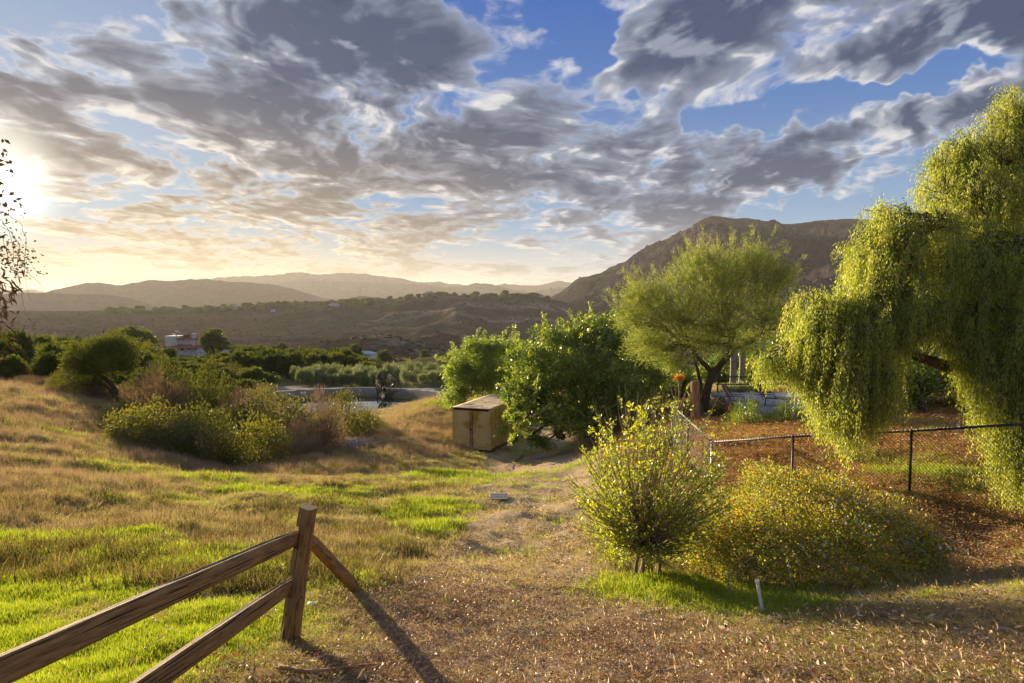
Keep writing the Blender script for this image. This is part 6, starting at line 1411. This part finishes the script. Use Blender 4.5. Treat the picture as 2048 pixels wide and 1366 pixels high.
# ------------------------------------------------------------------ grass, dry stalks and leaf litter (geometry nodes scatter)
def clump(name, seed, n, h, spread, w, lean, mat, flat=False):
    rg = np.random.default_rng(seed)
    P = np.c_[rg.normal(size=(n, 2)) * spread, np.full(n, -0.01)]
    D = np.c_[rg.normal(size=(n, 2)) * lean, np.ones(n)]
    if flat: D = np.c_[rg.normal(size=(n, 2)), rg.uniform(-.05, .45, n)]; P[:, 2] = rg.uniform(0.004, 0.03, n)
    L = h * rg.uniform(.45, 1.25, n); Wd = w * rg.uniform(.6, 1.3, n)
    V, F = leaves_np(P, D, L, Wd, seed); V[:, 2] = np.maximum(V[:, 2], -0.015)
    me = make_mesh(name, V, F, mat, False, {'tint': ('FLOAT', np.repeat(rg.random(n), 4))})
    return bpy.data.objects.new(name, me)
def scatter(name, pts, scl, sources, label, kind='stuff', cat=None, tilt=0.0):
    n = len(pts); rg = np.random.default_rng(n)
    rot = np.c_[rg.normal(size=n) * tilt, rg.normal(size=n) * tilt, rg.random(n) * 6.283]
    me = bpy.data.meshes.new(name); me.vertices.add(n); me.vertices.foreach_set('co', np.asarray(pts, np.float32).ravel())
    for an, ty, key, d in (('rot', 'FLOAT_VECTOR', 'vector', rot), ('scl', 'FLOAT', 'value', scl), ('pick', 'INT', 'value', rg.integers(0, len(sources), n))):
        a = me.attributes.new(an, ty, 'POINT'); a.data.foreach_set(key, np.asarray(d, np.int32 if ty == 'INT' else np.float32).ravel())
    o = mobj(name, me); tag(o, label, cat, None, kind)
    g = bpy.data.node_groups.new(name + '_scatter', 'GeometryNodeTree')
    g.interface.new_socket('Geometry', in_out='INPUT', socket_type='NodeSocketGeometry'); g.interface.new_socket('Geometry', in_out='OUTPUT', socket_type='NodeSocketGeometry')
    N_, L_ = g.nodes, g.links; gi = N_.new('NodeGroupInput'); go = N_.new('NodeGroupOutput'); ip = N_.new('GeometryNodeInstanceOnPoints'); g2i = N_.new('GeometryNodeGeometryToInstance')
    for s in reversed(sources):
        oi = N_.new('GeometryNodeObjectInfo'); oi.inputs['Object'].default_value = s; L_.new(oi.outputs['Geometry'], g2i.inputs[0])
    def attr(nm, ty):
        a = N_.new('GeometryNodeInputNamedAttribute'); a.data_type = ty; a.inputs['Name'].default_value = nm; return a.outputs['Attribute']
    L_.new(gi.outputs[0], ip.inputs['Points']); L_.new(g2i.outputs[0], ip.inputs['Instance']); ip.inputs['Pick Instance'].default_value = True
    L_.new(attr('pick', 'INT'), ip.inputs['Instance Index'])
    e2r = N_.new('FunctionNodeEulerToRotation'); L_.new(attr('rot', 'FLOAT_VECTOR'), e2r.inputs[0]); L_.new(e2r.outputs[0], ip.inputs['Rotation'])
    L_.new(attr('scl', 'FLOAT'), ip.inputs['Scale']); L_.new(ip.outputs[0], go.inputs[0])
    md = o.modifiers.new('scatter', 'NODES'); md.node_group = g
    return o
M['grass_green'] = leaf_mat('grass_green', [(0, (.12, .18, .010)), (.5, (.24, .31, .016)), (1, (.44, .43, .05))], trans=.5, gloss=.05, tboost=1.6, inst=True)
M['grass_straw'] = leaf_mat('grass_straw', [(0, (.18, .14, .060)), (.5, (.36, .29, .140)), (1, (.56, .47, .26))], trans=.42, gloss=.04, tboost=1.4, inst=True)
M['grass_mauve'] = leaf_mat('grass_pink_straw', [(0, (.20, .125, .082)), (.5, (.33, .22, .150)), (1, (.48, .355, .26))], trans=.42, gloss=.04, tboost=1.3, inst=True)
M['litter'] = leaf_mat('leaf_litter', [(0, (.085, .042, .024)), (.35, (.24, .14, .08)), (.7, (.44, .30, .18)), (1, (.62, .48, .32))], trans=.2, gloss=.05, inst=True)
M['litter_red'] = leaf_mat('red_leaf_litter', [(0, (.10, .035, .016)), (.5, (.25, .09, .035)), (1, (.42, .22, .09))], trans=.35, gloss=.05, inst=True)
def cover_points(n, d0, d1, amax, seed, power=0.0):
    rg = np.random.default_rng(seed); s = rg.random(n) ** (1 + power)
    y = np.exp(math.log(d0) + s * (math.log(d1) - math.log(d0))); a = rg.uniform(-amax, amax, n); return a * y, y, rg
def build_cover():
    GR = [clump('grass_clump', 1 + i, 34, .075, .045, .0055, .35, M['grass_green']) for i in range(3)]
    ST = [clump('straw_clump', 11 + i, 30, .085, .055, .0050, .75, M['grass_straw']) for i in range(3)]
    TL = [clump('stalk_clump', 21 + i, 38, .36, .10, .0055, .26, M['grass_mauve']) for i in range(3)]
    LT = [clump('litter_clump', 31 + i, 20, .036, .085, .017, 1, M['litter'], True) for i in range(3)] + [clump('litter_clump', 35, 16, .075, .09, .010, 1, M['litter'], True)]
    LR = [clump('fallen_leaves', 41 + i, 5, .050, .10, .030, 1, M['litter_red'], True) for i in range(3)]
    NL = [clump('needle_clump', 51 + i, 30, .07, .10, .010, 1, M['needle'], True) for i in range(3)]
    BC = [clump('bark_chips', 61 + i, 5, .085, .16, .018, 1, M['bark_chip'], True) for i in range(3)]
    def alive(x, y):    # no tufts in the pond, under the container, patio
        q = np.sqrt(((x - POND_C[0]) / POND_R[0]) ** 2 + ((y - POND_C[1]) / POND_R[1]) ** 2)
        cont = (x > -3.7) & (x < -1.0) & (y > 40.3) & (y < 46.7); pat = (x > 8.0) & (x < 18.4) & (y > 29.2) & (y < 37)
        return (q > 1.02 + .5 * (y > 75)) & ~cont & ~pat
    # green
    x, y, rg = cover_points(230000, 2.6, 62, .95, 1); g, l, p, n, n2 = covers(x, y)
    k = (rg.random(len(x)) < np.clip(g * 1.0 * (1 - .9 * p) + .17 * (1 - p), 0, 1) * (1 - l * .55)) & alive(x, y); x, y = x[k], y[k]; g = g[k]
    z = ground_z(x, y); print('green', len(x)); scatter('green_grass', np.c_[x, y, z], (rg.uniform(.35, .95, len(x)) * (.6 + .6 * g)) * (1 + .02 * y) * np.clip(y / 6, .8, 1.9), GR, 'short bright green grass growing in patches on the meadow', cat='grass')
    # straw
    x, y, rg = cover_points(190000, 2.6, 75, .95, 2); g, l, p, n, n2 = covers(x, y)
    yd = sstep(x, 3.0, 5.5) * sstep(y, 8.0, 9.5)
    k = (rg.random(len(x)) < (1 - .75 * yd) * np.clip((1 - .6 * g) * (1 - .88 * p) * (1 - .3 * l) * .95, 0, 1)) & alive(x, y); x, y = x[k], y[k]
    z = ground_z(x, y); print('straw', len(x)); scatter('dry_grass', np.c_[x, y, z], rg.uniform(.35, .95, len(x)) * (1 + .018 * y) * np.clip(y / 7, .7, 1.6), ST, 'short dry straw coloured grass covering the slope', cat='grass')
    # weedy tussocks
    TS = [clump('tussock', 71 + i, 70, .20, .12, .010, .55, M['tussock']) for i in range(3)]
    x, y, rg = cover_points(9000, 6.5, 60, .95, 12); g, l, p, n, n2 = covers(x, y)
    k = (rg.random(len(x)) < np.clip((n2 - .42) * 3.5, 0, .5) * (x < 1.5) * (1 - p)) & alive(x, y); x, y = x[k], y[k]
    scatter('weed_tussocks', np.c_[x, y, ground_z(x, y)], rg.uniform(.5, 1.2, len(x)) * (1 + .015 * y), TS, 'low olive and brown weed tussocks dotted over the meadow', cat='weeds')
    # tall stalks
    x, y, rg = cover_points(120000, 6.0, 72, .95, 3); g, l, p, n, n2 = covers(x, y)
    def E(*e): return pix_ell(x, y, *e)
    f = np.zeros_like(x)
    for e, w in [((60, 0, 12, 330, 2.0), .35), ((330, 0, 12.5, 260, 1.2), .45), ((120, 0, 17, 230, 4), .6), ((80, 0, 27, 260, 9), .9), ((60, 0, 41, 260, 9), .95), ((450, 0, 26.5, 260, 2.2), 1.0), ((560, 0, 28.5, 210, 2.0), .8), ((840, 0, 46, 150, 7), 1.0), ((800, 0, 37, 110, 5), .9),
                 ((760, 0, 54, 90, 5), 1.0), ((880, 0, 62, 110, 6), .8), ((700, 0, 12, 110, 1.6), .2), ((780, 0, 10.5, 80, .8), .12), ((520, 0, 10, 180, 1.0), .3), ((560, 0, 20.5, 140, .8), .5), ((940, 0, 43, 60, 2), .6), ((300, 0, 30, 90, 4), .8)]:
        f = np.maximum(f, E(*e) * w)
    f *= (x < 2.0)
    k = (rg.random(len(x)) < f * np.clip(.35 + 1.6 * (n - .32), .05, 1)) & alive(x, y); x, y = x[k], y[k]; z = ground_z(x, y); print('stalks', len(x))
    sc = rg.uniform(.45, 1.1, len(x)) * np.clip(.38 + y / 42, .45, 1.35)
    scatter('tall_dry_grass', np.c_[x, y, z], sc, TL, 'tall pinkish dry grass stalks standing in drifts', cat='grass')
    # orange brown needle mat in the yard
    x, y, rg = cover_points(60000, 7.5, 42, .95, 8); g, l, p, n, n2 = covers(x, y); yd = sstep(x, 3.0, 5.5) * sstep(y, 8.0, 9.5)
    k = (rg.random(len(x)) < yd * (1 - .8 * g) * .75) & alive(x, y); x, y = x[k], y[k]; z = ground_z(x, y)
    scatter('needle_litter', np.c_[x, y, z], rg.uniform(.5, 1.2, len(x)) * np.clip(y / 9, .8, 2.4), NL, 'orange brown dry leaf litter covering the fenced yard', cat='litter', tilt=.1)
    # litter
    x, y, rg = cover_points(90000, 2.6, 24, .9, 4, .25); g, l, p, n, n2 = covers(x, y)
    yard = sstep(x, 3.0, 5.5) * sstep(y, 8.0, 9.5) * (1 - g)
    k = rg.random(len(x)) < np.clip(l * .60 * (.25 + 1.5 * n) + p * .10 + yard * .30 + .03, 0, 1); x, y = x[k], y[k]; z = ground_z(x, y) + .004; print('litter', len(x))
    scatter('leaf_litter', np.c_[x, y, z], rg.uniform(.4, 1.05, len(x)) * np.clip(y / 7, .75, 1.7), LT, 'brown leaf litter, bark crumbs and chips strewn over the bank and path', cat='litter', tilt=.15)
    x, y, rg = cover_points(14000, 2.8, 14, .85, 9); g, l, p, n, n2 = covers(x, y); k = rg.random(len(x)) < np.clip(l * .55 * (.3 + 1.2 * n) + .02, 0, 1); x, y = x[k], y[k]; z = ground_z(x, y) + .012
    scatter('bark_chips', np.c_[x, y, z], rg.uniform(.4, 1.1, len(x)), BC, 'pale curled bark chips scattered through the litter', cat='bark chips', tilt=.15)
    x, y, rg = cover_points(9000, 2.8, 16, .85, 5); g, l, p, n, n2 = covers(x, y)
    k = rg.random(len(x)) < np.clip(l * .16 + .02, 0, 1); x, y = x[k], y[k]; z = ground_z(x, y) + .01
    scatter('fallen_leaves', np.c_[x, y, z], rg.uniform(.4, 1.0, len(x)), LR, 'curled reddish brown leaves fallen on the grass', cat='leaves', tilt=.2)
M['needle'] = leaf_mat('needle_litter', [(0, (.16, .07, .022)), (.5, (.42, .22, .075)), (1, (.62, .38, .16))], trans=.25, gloss=.03, inst=True)
M['bark_chip'] = leaf_mat('bark_chips', [(0, (.22, .12, .07)), (.5, (.50, .34, .20)), (1, (.68, .52, .36))], trans=.1, gloss=.05, inst=True)
M['tussock'] = leaf_mat('tussock', [(0, (.07, .065, .015)), (.5, (.15, .12, .035)), (1, (.30, .22, .09))], trans=.4, gloss=.04, inst=True)
build_cover()
